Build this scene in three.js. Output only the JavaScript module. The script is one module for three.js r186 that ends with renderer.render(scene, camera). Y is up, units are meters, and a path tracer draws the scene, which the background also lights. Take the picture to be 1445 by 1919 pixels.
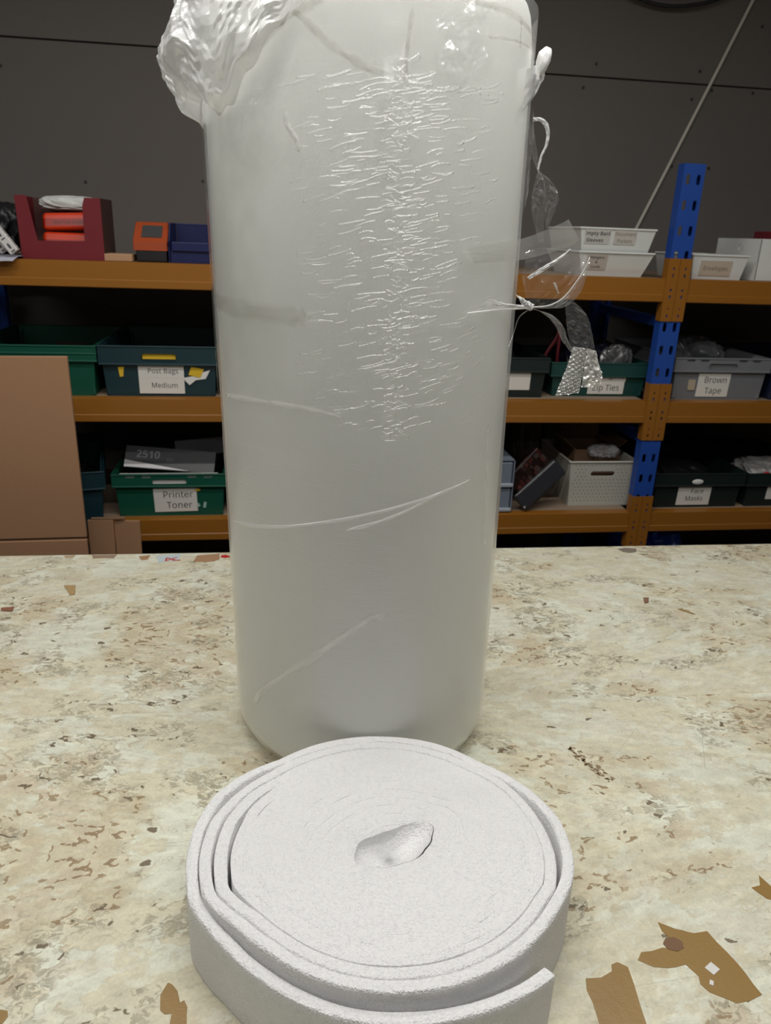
import * as THREE from 'three';
import { RoundedBoxGeometry } from 'three/addons/geometries/RoundedBoxGeometry.js';
import { mergeGeometries, mergeVertices, toCreasedNormals } from 'three/addons/utils/BufferGeometryUtils.js';
import { RectAreaLightUniformsLib } from 'three/addons/lights/RectAreaLightUniformsLib.js';

// ---------------------------------------------------------------- camera, light, exposure
const scene = new THREE.Scene();
scene.background = new THREE.Color(0x000000);
const EYE = new THREE.Vector3(0, 1.65, 0);
const camera = new THREE.PerspectiveCamera(67.73, 1445 / 1919, 0.05, 30);
camera.position.copy(EYE);
camera.rotation.set(-20.13 * Math.PI / 180, -8.61 * Math.PI / 180, 2.15 * Math.PI / 180, 'YXZ');
camera.focus = 1.0; camera.userData.fStop = 9;
RectAreaLightUniformsLib.init();
const EXPOSURE = 1.09;
const LAMPS = [ // centre x, y, z, length along x, width, intensity, colour
  [0.16, 2.60, -0.64, 1.5, 0.05, 63, [1, 0.985, 0.95]],
  [0.30, 2.50, 1.00, 0.5, 0.04, 80, [1, 0.985, 0.95]],
  [0.1, 2.78, -1.50, 2.0, 0.05, 54, [1, 0.985, 0.95]],
  [-1.05, 2.60, 0.95, 0.5, 0.04, 55, [1, 0.985, 0.95]],
  [-1.7, 2.78, -0.95, 1.5, 0.05, 32, [1, 0.985, 0.95]],
  [2.3, 2.78, -0.75, 1.5, 0.05, 25, [1, 0.985, 0.95]],
];
const renderer = new THREE.WebGLRenderer({ antialias: true });
renderer.toneMapping = THREE.LinearToneMapping;
renderer.toneMappingExposure = EXPOSURE;
renderer.shadowMap.enabled = true;

// ---------------------------------------------------------------- helpers
const R = (d) => d * Math.PI / 180;
let seed = 7;
const rnd = () => { seed = (seed * 1664525 + 1013904223) >>> 0; return seed / 4294967296; };
const sm = (a, b, x) => { const t = Math.min(1, Math.max(0, (x - a) / (b - a))); return t * t * (3 - 2 * t); };
const lerp = (a, b, t) => a + (b - a) * t;
const HT = new Float32Array(65536); for (let i = 0; i < 65536; i++) HT[i] = rnd();
const hash = (i, j) => HT[((i * 73856093) ^ (j * 19349663)) & 65535];
function vn(x, y) { // value noise 0..1
  const i = Math.floor(x), j = Math.floor(y), u = x - i, v = y - j, s = u * u * (3 - 2 * u), t = v * v * (3 - 2 * v);
  const a = hash(i, j), b = hash(i + 1, j), c = hash(i, j + 1), d = hash(i + 1, j + 1);
  return a + (b - a) * s + (c - a + (a - b - c + d) * s) * t;
}
const fbm = (x, y, n = 4) => { let s = 0, a = 0.5, k = 1; for (let i = 0; i < n; i++) { s += a * vn(x * k + i * 17.3, y * k + i * 9.1); a *= 0.5; k *= 2.03; } return s / (1 - Math.pow(0.5, n)); };
const used = new Map();
function numbered(name) { const n = used.get(name) ?? 0; used.set(name, n + 1); return n ? name + '_' + String(n).padStart(3, '0') : name; }
function mesh(name, geo, mat, parent) {
  const m = new THREE.Mesh(geo, mat); m.name = parent && parent !== scene ? name : numbered(name);
  m.castShadow = m.receiveShadow = true; (parent ?? scene).add(m); return m;
}
function part(name, geo, mat, parent, label) {
  let n = name, i = 1; while (parent.children.some((c) => c.name === n)) n = name + '_' + String(i++).padStart(3, '0');
  const m = mesh(n, geo, mat, parent); if (label) m.userData.label = label; return m;
}
function tag(o, label, category, group, kind) { Object.assign(o.userData, { label, category }); if (group) o.userData.group = group; if (kind) o.userData.kind = kind; return o; }
function thing(name, pos, label, category, turn = 0, group) {
  const o = new THREE.Group(); o.name = numbered(name); o.position.set(...pos); o.rotation.y = turn; scene.add(o); return tag(o, label, category, group);
}
function structure(o, label) { o.userData.kind = 'structure'; if (label) o.userData.label = label; return o; }
const clean = (g) => { let q = g.index ? g.toNonIndexed() : g; for (const k of Object.keys(q.attributes)) if (!['position', 'normal', 'uv'].includes(k)) q.deleteAttribute(k); return q; };
const merge = (...gs) => mergeGeometries(gs.flat().map(clean));
const bx = (w, h, d, x = 0, y = 0, z = 0) => new THREE.BoxGeometry(w, h, d).translate(x, y, z);
const rb = (w, h, d, r, x = 0, y = 0, z = 0) => new RoundedBoxGeometry(w, h, d, 2, Math.min(r, w / 2.01, h / 2.01, d / 2.01)).translate(x, y, z);
const poly = (pts) => new THREE.Shape(pts.map(([x, y]) => new THREE.Vector2(x, y)));
function slot(cx, cy, w, h) { // rounded hole
  const p = new THREE.Path(), r = Math.min(w, h) / 2, a = w / 2 - r, b = h / 2 - r;
  if (w >= h) { p.absarc(cx + a, cy, r, -Math.PI / 2, Math.PI / 2); p.absarc(cx - a, cy, r, Math.PI / 2, Math.PI * 1.5); }
  else { p.absarc(cx, cy + b, r, 0, Math.PI); p.absarc(cx, cy - b, r, Math.PI, 2 * Math.PI); }
  p.closePath(); return p;
}
const ext = (shape, depth, bevel = 0) => new THREE.ExtrudeGeometry(shape, { depth, bevelEnabled: bevel > 0, bevelSize: bevel, bevelThickness: bevel, bevelSegments: 1, curveSegments: 6 });
const C3 = (r, g, b) => new THREE.Color(r, g, b);
const std = (c, rough = 0.6, o = {}) => new THREE.MeshStandardMaterial({ color: c, roughness: rough, ...o });
function grid(nu, nv, f, uvf) { // surface from f(u,v) -> [x,y,z]
  const p = [], t = [], idx = [];
  for (let j = 0; j <= nv; j++) for (let i = 0; i <= nu; i++) { p.push(...f(i / nu, j / nv)); t.push(...(uvf ? uvf(i / nu, j / nv) : [i / nu, j / nv])); }
  for (let j = 0; j < nv; j++) for (let i = 0; i < nu; i++) { const a = j * (nu + 1) + i, b = a + 1, c = a + nu + 1, d = c + 1; idx.push(a, b, d, a, d, c); }
  const g = new THREE.BufferGeometry(); g.setAttribute('position', new THREE.Float32BufferAttribute(p, 3)); g.setAttribute('uv', new THREE.Float32BufferAttribute(t, 2));
  g.setIndex(idx); g.computeVertexNormals(); return g;
}
// a point measured on the rack's front plane (z = -2.4), carried along the line of sight to another depth
const carry = (x, y, z) => { const k = z / -2.4; return [x * k, 1.65 + (y - 1.65) * k, z]; };
// textures
function gray(n, f, w = n, h = n) { const d = new Uint8Array(w * h); for (let j = 0; j < h; j++) for (let i = 0; i < w; i++) d[j * w + i] = Math.max(0, Math.min(255, f(i / w, j / h, i, j) * 255)); const t = new THREE.DataTexture(d, w, h, THREE.RedFormat); t.wrapS = t.wrapT = THREE.RepeatWrapping; t.magFilter = THREE.LinearFilter; t.needsUpdate = true; return t; }
function canvas(w, h, draw) { const c = document.createElement('canvas'); c.width = w; c.height = h; draw(c.getContext('2d'), w, h); const t = new THREE.CanvasTexture(c); t.colorSpace = THREE.SRGBColorSpace; t.magFilter = THREE.LinearFilter; return t; }
const rep = (t, u, v = u) => { const q = t.clone(); q.repeat.set(u, v); q.needsUpdate = true; return q; };
const pvn = (x, y, n) => { const i = Math.floor(x), j = Math.floor(y), u = x - i, v = y - j, s = u * u * (3 - 2 * u), t = v * v * (3 - 2 * v), w = (k) => ((k % n) + n) % n; return lerp(lerp(hash(w(i), w(j)), hash(w(i + 1), w(j)), s), lerp(hash(w(i), w(j + 1)), hash(w(i + 1), w(j + 1)), s), t); };
const roughTex = gray(256, (u, v) => 0.5 * pvn(u * 16, v * 16, 16) + 0.3 * pvn(u * 64, v * 64, 64) + 0.2 * pvn(u * 128, v * 128, 128));

// ---------------------------------------------------------------- materials
const mWall = std(C3(0.148, 0.132, 0.122), 0.9, { bumpMap: rep(roughTex, 2), bumpScale: 0.001 });
const mJoint = std(C3(0.12, 0.105, 0.10), 0.95), mScrew = std(C3(0.03, 0.03, 0.03), 0.6);
const mFloor = std(C3(0.16, 0.155, 0.15), 0.8, { bumpMap: rep(roughTex, 3), bumpScale: 0.001 });
const mCeil = std(C3(0.5, 0.49, 0.47), 0.9);
const mOrange = std(C3(0.27, 0.104, 0.011), 0.42, { bumpMap: rep(roughTex, 3), bumpScale: 0.0002 });
const mBlue = std(C3(0.012, 0.062, 0.32), 0.45);
const mChip = std(C3(0.26, 0.19, 0.13), 0.85, { bumpMap: rep(roughTex, 6), bumpScale: 0.0004 });
const mGreen = std(C3(0.003, 0.075, 0.045), 0.45), mTeal = std(C3(0.006, 0.030, 0.040), 0.45), mDarkGreen = std(C3(0.006, 0.014, 0.014), 0.5), mForest = std(C3(0.006, 0.048, 0.042), 0.5), mNavy = std(C3(0.008, 0.014, 0.04), 0.5);
const mGreyPl = std(C3(0.17, 0.175, 0.19), 0.5), mBlack = std(C3(0.012, 0.012, 0.014), 0.45), mWhitePl = std(C3(0.66, 0.66, 0.63), 0.45), mPaper = std(C3(0.7, 0.69, 0.66), 0.8);
const mCard = std(C3(0.33, 0.18, 0.096), 0.85, { bumpMap: rep(roughTex, 8), bumpScale: 0.0002 }), mCardDark = std(C3(0.2, 0.115, 0.065), 0.9), mCardEdge = std(C3(0.1, 0.055, 0.03), 0.9);
const mRed = std(C3(0.15, 0.006, 0.013), 0.6), mRedBright = std(C3(0.5, 0.02, 0.02), 0.5), mOrangeBag = std(C3(0.75, 0.1, 0.012), 0.4), mOrangePl = std(C3(0.34, 0.055, 0.012), 0.5), mBinBlue = std(C3(0.006, 0.010, 0.07), 0.45);
const mYellow = std(C3(0.65, 0.42, 0.02), 0.7), mBeige = std(C3(0.42, 0.35, 0.25), 0.8), mSteel = std(C3(0.5, 0.5, 0.5), 0.35, { metalness: 0.9 });

// ---------------------------------------------------------------- the room
{
  const X0 = -4, X1 = 4.6, Z0 = -3.08, Z1 = 3.2, H = 3.0, T = 0.15;
  structure(mesh('floor', bx(X1 - X0 + 2 * T, T, Z1 - Z0 + 2 * T, (X0 + X1) / 2, -T / 2, (Z0 + Z1) / 2), mFloor));
  structure(mesh('ceiling', bx(X1 - X0 + 2 * T, T, Z1 - Z0 + 2 * T, (X0 + X1) / 2, H + T / 2, (Z0 + Z1) / 2), mCeil));
  structure(mesh('wall_left', bx(T, H, Z1 - Z0, X0 - T / 2, H / 2, (Z0 + Z1) / 2), mWall));
  structure(mesh('wall_right', bx(T, H, Z1 - Z0, X1 + T / 2, H / 2, (Z0 + Z1) / 2), mWall));
  structure(mesh('wall_front', bx(X1 - X0 + 2 * T, H, T, (X0 + X1) / 2, H / 2, Z1 + T / 2), mWall));
  const wb = structure(mesh('wall_back', bx(X1 - X0 + 2 * T, H, T - 0.012, (X0 + X1) / 2, H / 2, Z0 - 0.012 - (T - 0.012) / 2), mJoint), 'grey plasterboard back wall behind the shelving');
  // plasterboard sheets with a recessed joint between the two courses
  const board = (x0, x1, y0, y1) => part('plasterboard_panel', rb(x1 - x0 - 0.003, y1 - y0 - 0.005, 0.012, 0.003, (x0 + x1) / 2, (y0 + y1) / 2, Z0 - 0.006), mWall, wb);
  const yj = 2.217;
  for (const [a, b] of [[X0, -1.9], [-1.9, 2.55], [2.55, X1]]) { board(a, b, 0, yj); }
  for (const [a, b] of [[X0, -1.9], [-1.9, 0.5], [0.5, 2.6], [2.6, X1]]) board(a, b, yj, H);
  const scr = new THREE.CylinderGeometry(0.006, 0.006, 0.002, 8).rotateX(Math.PI / 2);
  for (const [x, y] of [[-0.33, 2.235], [-0.32, 2.15], [-0.9, 2.13], [-0.66, 1.78], [-0.25, 1.8], [1.19, 2.26], [1.15, 2.18], [1.6, 2.26], [1.585, 2.165], [1.66, 2.2], [1.83, 2.2], [1.74, 2.44], [1.82, 2.42], [1.545, 1.93], [1.7, 1.93]]) { const s = part('screw', scr, mScrew, wb); s.position.set(x, y, Z0 + 0.0005); }
}
const LAMP_AT = ['over the tall foam roll', 'in front of the table, near its middle', 'in front of the table, near its left corner', 'over the back edge of the table', 'over the left end of the table', 'over the right end of the table'];
for (const [i, [x, y, z, L, W, I, c]] of LAMPS.entries()) {
  const t = thing('ceiling_light', [x, y, z], 'white batten ceiling light ' + LAMP_AT[i], 'light', 0, 'batten ceiling lights above the bench');
  part('housing', rb(L + 0.06, 0.05, W + 0.04, 0.01, 0, 0.045, 0), mWhitePl, t);
  part('diffuser', rb(L, 0.02, W, 0.008, 0, 0.012, 0), std(C3(0.9, 0.9, 0.9), 0.6, { emissive: C3(...c), emissiveIntensity: 1.5 }), t);
  for (const k of [-1, 1]) part('hanger', bx(0.01, 3.0 - y - 0.07, 0.01, k * L / 3, (3.0 - y + 0.07) / 2, 0), mSteel, t);
  const l = new THREE.RectAreaLight(C3(...c), I, L, W); l.position.set(x, y - 0.004, z); l.rotation.x = -Math.PI / 2; scene.add(l);
}

// ---------------------------------------------------------------- work bench
const TOP = 0.9;
{
  // laminate: mottled cream stone print
  const N = 2048, S = 1.36, d = new Uint8Array(N * N * 4);
  const pal = { cream: [214, 208, 183], pale: [224, 226, 209], tan: [192, 175, 141], pink: [206, 191, 168], grey: [152, 144, 122], brown: [132, 106, 74], dark: [104, 90, 70] };
  const cell = (x, y) => { // [distance to nearest, gap to second, id]
    const i = Math.floor(x), j = Math.floor(y); let a = 9, b = 9, id = 0;
    for (let q = j - 1; q <= j + 1; q++) for (let p = i - 1; p <= i + 1; p++) { const dx = p + hash(p, q) - x, dy = q + hash(p + 57, q + 113) - y, r = dx * dx + dy * dy; if (r < a) { b = a; a = r; id = hash(p + 191, q + 77); } else if (r < b) b = r; }
    cell.a = Math.sqrt(a); cell.g = Math.sqrt(b) - Math.sqrt(a); cell.id = id;
  };
  for (let j = 0; j < N; j++) for (let i = 0; i < N; i++) {
    const X = i / N * S, Y = j / N * S, x = X * 0.97 + Y * 0.22, y = (Y * 0.97 - X * 0.22) * 1.55;
    const w1 = fbm(x * 60, y * 60, 4) - 0.5, w2 = fbm(x * 60 + 40, y * 60 + 11, 4) - 0.5;
    const tone = fbm(x * 9 + 3, y * 9 + 5, 3), warm = fbm(x * 7 + 31, y * 7 + 77, 3), vein = fbm(x * 12 + 71, y * 12 + 17, 3);
    cell(x * 21 + w1 * 2.0, y * 21 + w2 * 2.0); const id = cell.id, gap = cell.g;
    cell(x * 105 + w1 * 3.6, y * 105 + w2 * 3.6); const id2 = cell.id, g2 = cell.g, a2 = cell.a;
    let r = pal.cream[0], g = pal.cream[1], b = pal.cream[2];
    const mix = (c, t) => { if (t <= 0) return; if (t > 1) t = 1; r += (c[0] - r) * t; g += (c[1] - g) * t; b += (c[2] - b) * t; };
    mix(pal.pale, sm(0.40, 0.6, id * 0.42 + (1 - tone) * 0.6 + w2 * 0.16) * 0.9);
    mix(pal.tan, sm(0.56, 0.72, warm * 0.85 + id * 0.2 + w1 * 0.2) * 0.55);
    mix(pal.pink, sm(0.72, 0.85, id + w2 * 0.3) * 0.3);
    const k = sm(0.5, 0.68, vein);
    mix(pal.grey, (1 - sm(0.0, 0.16, gap + w2 * 0.12)) * (0.08 + 0.42 * k));
    mix(pal.grey, (id2 > 0.88 - 0.26 * k ? 1 : 0) * sm(0.02, 0.16, g2) * (0.16 + 0.6 * k) * (0.55 + 0.45 * hash(i >> 3, j >> 3)));
    if (id2 < 0.02 + 0.12 * sm(0.54, 0.68, warm)) mix(pal.brown, sm(0.05, 0.22, g2) * (0.2 + 0.5 * sm(0.5, 0.66, warm)));
    if (id2 > 0.965 && id2 < 0.965 + 0.03 * k + 0.006) mix(pal.dark, sm(0.08, 0.25, g2) * 0.8);
    const cloud = fbm(x * 45 + 9, y * 70 + 2, 4), fine = (0.95 + 0.08 * fbm(X * 420, Y * 420, 2)) * (0.93 + 0.14 * cloud);
    const o = (j * N + i) * 4; d[o] = Math.min(255, r * fine); d[o + 1] = Math.min(255, g * fine); d[o + 2] = Math.min(255, b * fine); d[o + 3] = 255;
  }
  for (let s = 0; s < 90; s++) { // fine knife scratches
    let x = rnd() * N, y = rnd() * N, a = (rnd() - 0.5) * 2.6, n = 60 + rnd() * 320, k = 0.8 + rnd() * 0.12;
    for (let t = 0; t < n; t++) { x += Math.cos(a); y += Math.sin(a); const o = (((y | 0) & 2047) * N + ((x | 0) & 2047)) * 4; for (let c = 0; c < 3; c++) d[o + c] *= k; }
  }
  const tex = new THREE.DataTexture(d, N, N); tex.colorSpace = THREE.SRGBColorSpace; tex.wrapS = tex.wrapT = THREE.MirroredRepeatWrapping; tex.magFilter = THREE.LinearFilter; tex.repeat.set(1 / S, 1 / S); tex.needsUpdate = true;
  const tex2 = tex.clone(); tex2.offset.set(0.37, 0.41); tex2.needsUpdate = true;
  const lam = (t) => std(0xffffff, 0.5, { map: t, bumpMap: rep(roughTex, 12), bumpScale: 0.00008 });
  const t = thing('work_table', [0, 0, 0], 'large packing table with a worn mottled cream laminate top', 'table');
  const BT = 0.034, xl = -1.15, xr = 1.95;
  const back = (x) => -1.752 + 0.0144 * x, seam = (x) => -1.0885 + 0.027 * x;
  const lay = (pts, m, h) => part('table_board', ext(poly(pts.map(([x, z]) => [x, -z])), h - 0.002, 0.001).rotateX(-Math.PI / 2).translate(0, TOP - h + 0.001, 0), m, t);
  lay([[xl, seam(xl) - 0.0009], [xr, seam(xr) - 0.0009], [xr, back(xr)], [xl, back(xl)]], lam(tex), BT);
  lay([[xl, -0.24], [xr, -0.24], [xr, seam(xr)], [xl, seam(xl)]], lam(tex2), BT);
  const mWood = std(C3(0.33, 0.22, 0.12), 0.8);
  for (const [x, z] of [[-1.0, -1.6], [1.8, -1.55], [-1.0, -0.36], [1.8, -0.36]]) part('leg', rb(0.07, TOP - BT, 0.07, 0.004, x, (TOP - BT) / 2, z), mWood, t);
  for (const z of [-1.6, -0.36]) part('rail', rb(2.73, 0.09, 0.035, 0.003, 0.4, TOP - BT - 0.045, z + (z < -1 ? 0.052 : -0.052)), mWood, t);
}

// ---------------------------------------------------------------- tall wrapped foam roll
const RR = 0.1955, BX = 0.1345, BZ = -1.072;
const axis = (y) => { const s = y - TOP; return [BX - 0.019 * s, BZ + 0.026 * s]; };
const onRoll = (deg, y, off = 0) => { const [x, z] = axis(y), a = R(deg); return [x + (RR + off) * Math.sin(a), y, z + (RR + off) * Math.cos(a)]; };
const foamTex = (() => { const n = 512; const c = []; for (let i = 0; i < 64 * 64; i++) c.push([rnd(), rnd(), rnd()]); return gray(n, (u, v) => { const x = u * 64, y = v * 64, i = Math.floor(x), j = Math.floor(y); let a = 9, h = 0; for (let q = j - 1; q <= j + 1; q++) for (let p = i - 1; p <= i + 1; p++) { const k = c[((q + 64) % 64) * 64 + (p + 64) % 64], dx = p + k[0] - x, dy = q + k[1] - y, r = dx * dx + dy * dy; if (r < a) { a = r; h = k[2]; } } return 0.25 + 0.35 * h + 0.4 * (1 - Math.sqrt(a)); }); })();
const mFoam = new THREE.MeshPhysicalMaterial({ color: C3(0.955, 0.95, 0.952), roughness: 1, transmission: 0.14, thickness: 0, ior: 1.15, bumpMap: rep(foamTex, 8), bumpScale: 0.002 });
const mFoamTall = new THREE.MeshPhysicalMaterial({ color: C3(0.86, 0.865, 0.85), roughness: 1, transmission: 0.46, thickness: 0, ior: 1.1, bumpMap: rep(foamTex, 8), bumpScale: 0.0004 });
const mFoamEnd = new THREE.MeshPhysicalMaterial({ color: C3(0.97, 0.97, 0.96), roughness: 1, transmission: 0.96, thickness: 0, ior: 1.05, bumpMap: rep(foamTex, 8), bumpScale: 0.0004 });
const film = (o = {}) => new THREE.MeshPhysicalMaterial({ color: 0xffffff, transmission: 0.9, thickness: 0, roughness: 0.16, ior: 1.7, side: THREE.DoubleSide, ...o });
{
  const t = thing('foam_roll', [BX, TOP, BZ], 'tall upright roll of white foam wrapped in clear stretch film', 'foam roll');
  const loc = (g) => g.translate(-BX, -TOP, -BZ);
  // the foam: leaning cylinder with soft bottom edge and a rolled top face
  const prof = [[0.0, 0.0], [RR - 0.042, 0.0], [RR - 0.03, 0.003], [RR - 0.014, 0.013], [RR - 0.004, 0.028], [RR, 0.05]];
  for (let i = 1; i < 30; i++) prof.push([RR, 0.05 + (0.89 * i) / 30]);
  const np0 = prof.length; prof.push([RR - 0.0007, 0.957], [RR - 0.0022, 0.972], [RR - 0.0045, 0.986], [RR - 0.008, 0.995], [RR - 0.014, 1.0]);
  for (let i = 1; i <= 13; i++) { const r = RR - 0.014 - i * 0.0135; prof.push([r + 0.002, 1.0], [r, 0.9985], [r - 0.002, 1.0]); }
  prof.push([0.001, 1.0]);
  const turned = (pr, k) => grid(144, pr.length - 1, (u, v) => { const [r, h] = pr[Math.round(v * (pr.length - 1))], y = TOP + h, [x, z] = axis(y), a = u * 2 * Math.PI, w = 1 + 0.004 * Math.sin(a * 3 + 1) + 0.002 * Math.sin(a * 7); return [x + r * w * Math.sin(a), y, z + r * w * Math.cos(a)]; }, (u, v) => [u * 1.23, v * k]);
  const ne = np0 + 4;
  part('foam_core', loc(turned(prof.slice(0, ne + 1), 1)), mFoamTall, t);
  part('roll_end', loc(turned(prof.slice(ne), 0.2)), mFoamEnd, t, 'rolled end face of the foam');
  // film: wrinkle height map, drawn as many short nearly level creases
  const W = 2048, wr = canvas(W, W, (g, w, h) => {
    g.fillStyle = '#808080'; g.fillRect(0, 0, w, h); g.lineCap = 'round';
    const px = (deg) => (deg + 90) / 180 * w, py = (y) => (1 - (y - 0.9) / 1.0) * h;
    const line = (deg, y, len, slope, wd, a, light) => { g.strokeStyle = light ? `rgba(255,255,255,${a})` : `rgba(0,0,0,${a})`; g.lineWidth = wd; const x0 = px(deg), y0 = py(y), dx = len * Math.cos(slope), dy = -len * Math.sin(slope); g.beginPath(); g.moveTo(x0, y0); g.quadraticCurveTo(x0 + dx / 2, y0 + dy / 2 + (rnd() - 0.5) * 14, x0 + dx, y0 + dy); g.stroke(); };
    for (let i = 0; i < 9000; i++) { const y = 0.9 + rnd(), deg = -90 + rnd() * 180; const dens = 0.25 + 0.75 * sm(1.3, 1.45, y) * (1 - sm(1.76, 1.83, y)); if (rnd() > dens) continue; line(deg, y, 14 + rnd() * 70, R((rnd() - 0.35) * 16), 1.5 + rnd() * 2, 0.005 + rnd() * 0.022, rnd() < 0.55); }
    for (let i = 0; i < 460; i++) { const y = 1.80 - 0.37 * Math.pow(rnd(), 1.35), deg = -36 + (rnd() + rnd()) * 38; line(deg, y, 24 + rnd() * 80, R(2 + rnd() * 10), 2 + rnd() * 2.6, 0.12 + rnd() * 0.4, true); }
    for (let i = 0; i < 150; i++) { const y = 1.42 + rnd() * 0.4; line(-1 + rnd() * 7, y, 14 + rnd() * 26, R((rnd() - 0.5) * 60), 5 + rnd() * 6, 0.25 + rnd() * 0.3, rnd() < 0.7); }
    for (let i = 0; i < 1500; i++) { const y = 0.98 + rnd() * 0.42; line(-60 + rnd() * 75, y, 50 + rnd() * 120, R(-10 + rnd() * 14), 1.5 + rnd() * 1.5, 0.012 + rnd() * 0.035, rnd() < 0.5); }
  });
  wr.colorSpace = THREE.NoColorSpace;
  const wrap = grid(240, 150, (u, v) => { const deg = lerp(-180, 180, u), y = lerp(TOP + 0.013, TOP + 0.992, v), n = fbm(deg * 0.05 + 20, y * 9, 3); const low = y < TOP + 0.05 ? -0.0145 * Math.pow((TOP + 0.05 - y) / 0.037, 2) : 0; return onRoll(deg, y, 0.0022 + 0.0028 * n + low); }, (u, v) => [((u * 360 - 180) + 90) / 180, v]);
  part('stretch_film', loc(wrap), film({ roughness: 0.27, transmission: 0.88, color: C3(0.96, 0.965, 0.95), bumpMap: wr, bumpScale: 0.0066 }), t, 'clear wrinkled stretch film round the roll');
  const DIRS = Array.from({ length: 9 }, (_, i) => { const a = i * 2.399 + 0.4, f = 0.5 * Math.pow(1.32, i); return [Math.cos(a) * f, Math.sin(a) * f, i * 0.37, 1 / Math.pow(1.3, i)]; });
  const crump = (x, y) => { const wx = x + 0.5 * vn(x * 0.9 + 5, y * 0.9), wy = y + 0.5 * vn(x * 0.9, y * 0.9 + 8); let q = 0, n = 0; for (const [a, b, c, w] of DIRS) { const t = wx * a + wy * b + c; q += w * Math.abs(2 * (t - Math.floor(t)) - 1); n += w; } return q / n; }; // facets with sharp creases
  // edges and folds of film lying on the wrap
  const feather = (() => { const c = document.createElement('canvas'); c.width = 256; c.height = 64; const g = c.getContext('2d'), im = g.createImageData(256, 64); for (let j = 0; j < 64; j++) for (let i = 0; i < 256; i++) { const u = i / 255, v = j / 63, a = sm(0, 0.35, v) * sm(1, 0.65, v) * sm(0, 0.14, u) * sm(1, 0.86, u) * (0.55 + 0.45 * vn(u * 14, v * 3)), o = (j * 256 + i) * 4; im.data[o] = im.data[o + 1] = im.data[o + 2] = a * 255; im.data[o + 3] = 255; } g.putImageData(im, 0, 0); const t = new THREE.CanvasTexture(c); t.magFilter = THREE.LinearFilter; return t; })();
  const patchAlpha = (() => { const c = document.createElement('canvas'); c.width = c.height = 128; const g = c.getContext('2d'), im = g.createImageData(128, 128); for (let j = 0; j < 128; j++) for (let i = 0; i < 128; i++) { const u = i / 127, v = 1 - j / 127, n = 0.5 * fbm(u * 6 + 2, v * 6, 3) - 0.25, a = sm(0.02, 0.4, u + n * 0.6) * sm(0.98, 0.6, u + n * 0.6) * sm(0.02, 0.4, v + n * 0.6) * sm(0.98, 0.6, v + n * 0.6), o = (j * 128 + i) * 4; im.data[o] = im.data[o + 1] = im.data[o + 2] = a * 255; im.data[o + 3] = 255; } g.putImageData(im, 0, 0); const t = new THREE.CanvasTexture(c); t.magFilter = THREE.LinearFilter; return t; })();
  const ribbon = (pts, width, off, mat, name = 'film_fold', lift = 0.0004) => {
    const c = new THREE.CatmullRomCurve3(pts.map(([a, y]) => new THREE.Vector3(a, y * 290, 0))), n = 60;
    const g = grid(n, 6, (u, v) => { const p = c.getPoint(u), q = c.getTangent(u), s = (v - 0.5) * width * 290 * (0.6 + 0.8 * fbm(u * 9, width * 900, 2)) * sm(0, 0.12, u) * sm(1, 0.88, u), nn = Math.sin(v * Math.PI) * lift; return onRoll(p.x - q.y * s, (p.y + q.x * s) / 290, off + nn); });
    return part(name, loc(g), mat, t);
  };
  const mFold = film({ transmission: 0.3, roughness: 0.35, color: C3(0.62, 0.59, 0.52), alphaMap: feather, transparent: true, opacity: 0.5 }), mFoldClear = film({ transmission: 0.75, roughness: 0.25 }), mMilkSoft = film({ transmission: 0.3, roughness: 0.35, color: C3(0.95, 0.94, 0.9), alphaMap: feather, transparent: true, opacity: 0.6 }), mMilk = film({ transmission: 0.2, roughness: 0.3, color: C3(0.93, 0.93, 0.9), alphaMap: feather, transparent: true });
  ribbon([[-14, 1.868], [-22.8, 1.854], [-31, 1.842], [-41, 1.821], [-56, 1.806], [-62, 1.79]], 0.012, 0.0052, mFold);
  ribbon([[-30, 1.852], [-25.3, 1.843], [-18, 1.822], [-11.8, 1.809], [-5.5, 1.799], [1, 1.796]], 0.011, 0.0052, mFold);
  ribbon([[3, 1.79], [4.1, 1.8], [4.4, 1.816], [4.9, 1.834], [6, 1.86]], 0.006, 0.0052, mFold);
  ribbon([[18, 1.868], [27, 1.868], [39, 1.868], [49, 1.864], [62.5, 1.853], [66, 1.835]], 0.009, 0.0052, mFold);
  ribbon([[30, 1.84], [35, 1.842], [48.5, 1.846], [63.9, 1.845]], 0.004, 0.0052, mFold);
  ribbon([[47, 1.868], [47.4, 1.855], [47.6, 1.838]], 0.005, 0.0055, mFold);
  ribbon([[-86, 1.566], [-72.3, 1.562], [-54.1, 1.559], [-30.1, 1.558], [-24, 1.557]], 0.03, 0.005, film({ transmission: 0.4, roughness: 0.35, color: C3(0.62, 0.61, 0.55), alphaMap: feather, transparent: true, opacity: 0.5 }));
  ribbon([[-70, 1.447], [-63, 1.45], [-41.4, 1.455], [-26.3, 1.454], [-11.4, 1.445]], 0.008, 0.005, mMilk);
  ribbon([[-67, 1.276], [-50, 1.287], [-20.3, 1.314], [-1.5, 1.331], [18.2, 1.347], [35.2, 1.36]], 0.004, 0.005, mFoldClear, 'film_crease', 0.0012);
  ribbon([[-12.6, 1.306], [-1.3, 1.318], [12.1, 1.336], [22, 1.352]], 0.004, 0.005, mFoldClear, 'film_crease', 0.0012);
  ribbon([[-60, 0.98], [-54.8, 1.017], [-38.6, 1.076], [-24.3, 1.122], [-11.9, 1.16], [-4.1, 1.182], [4, 1.19]], 0.012, 0.005, mMilkSoft, 'film_crease', 0.0012);
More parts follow.
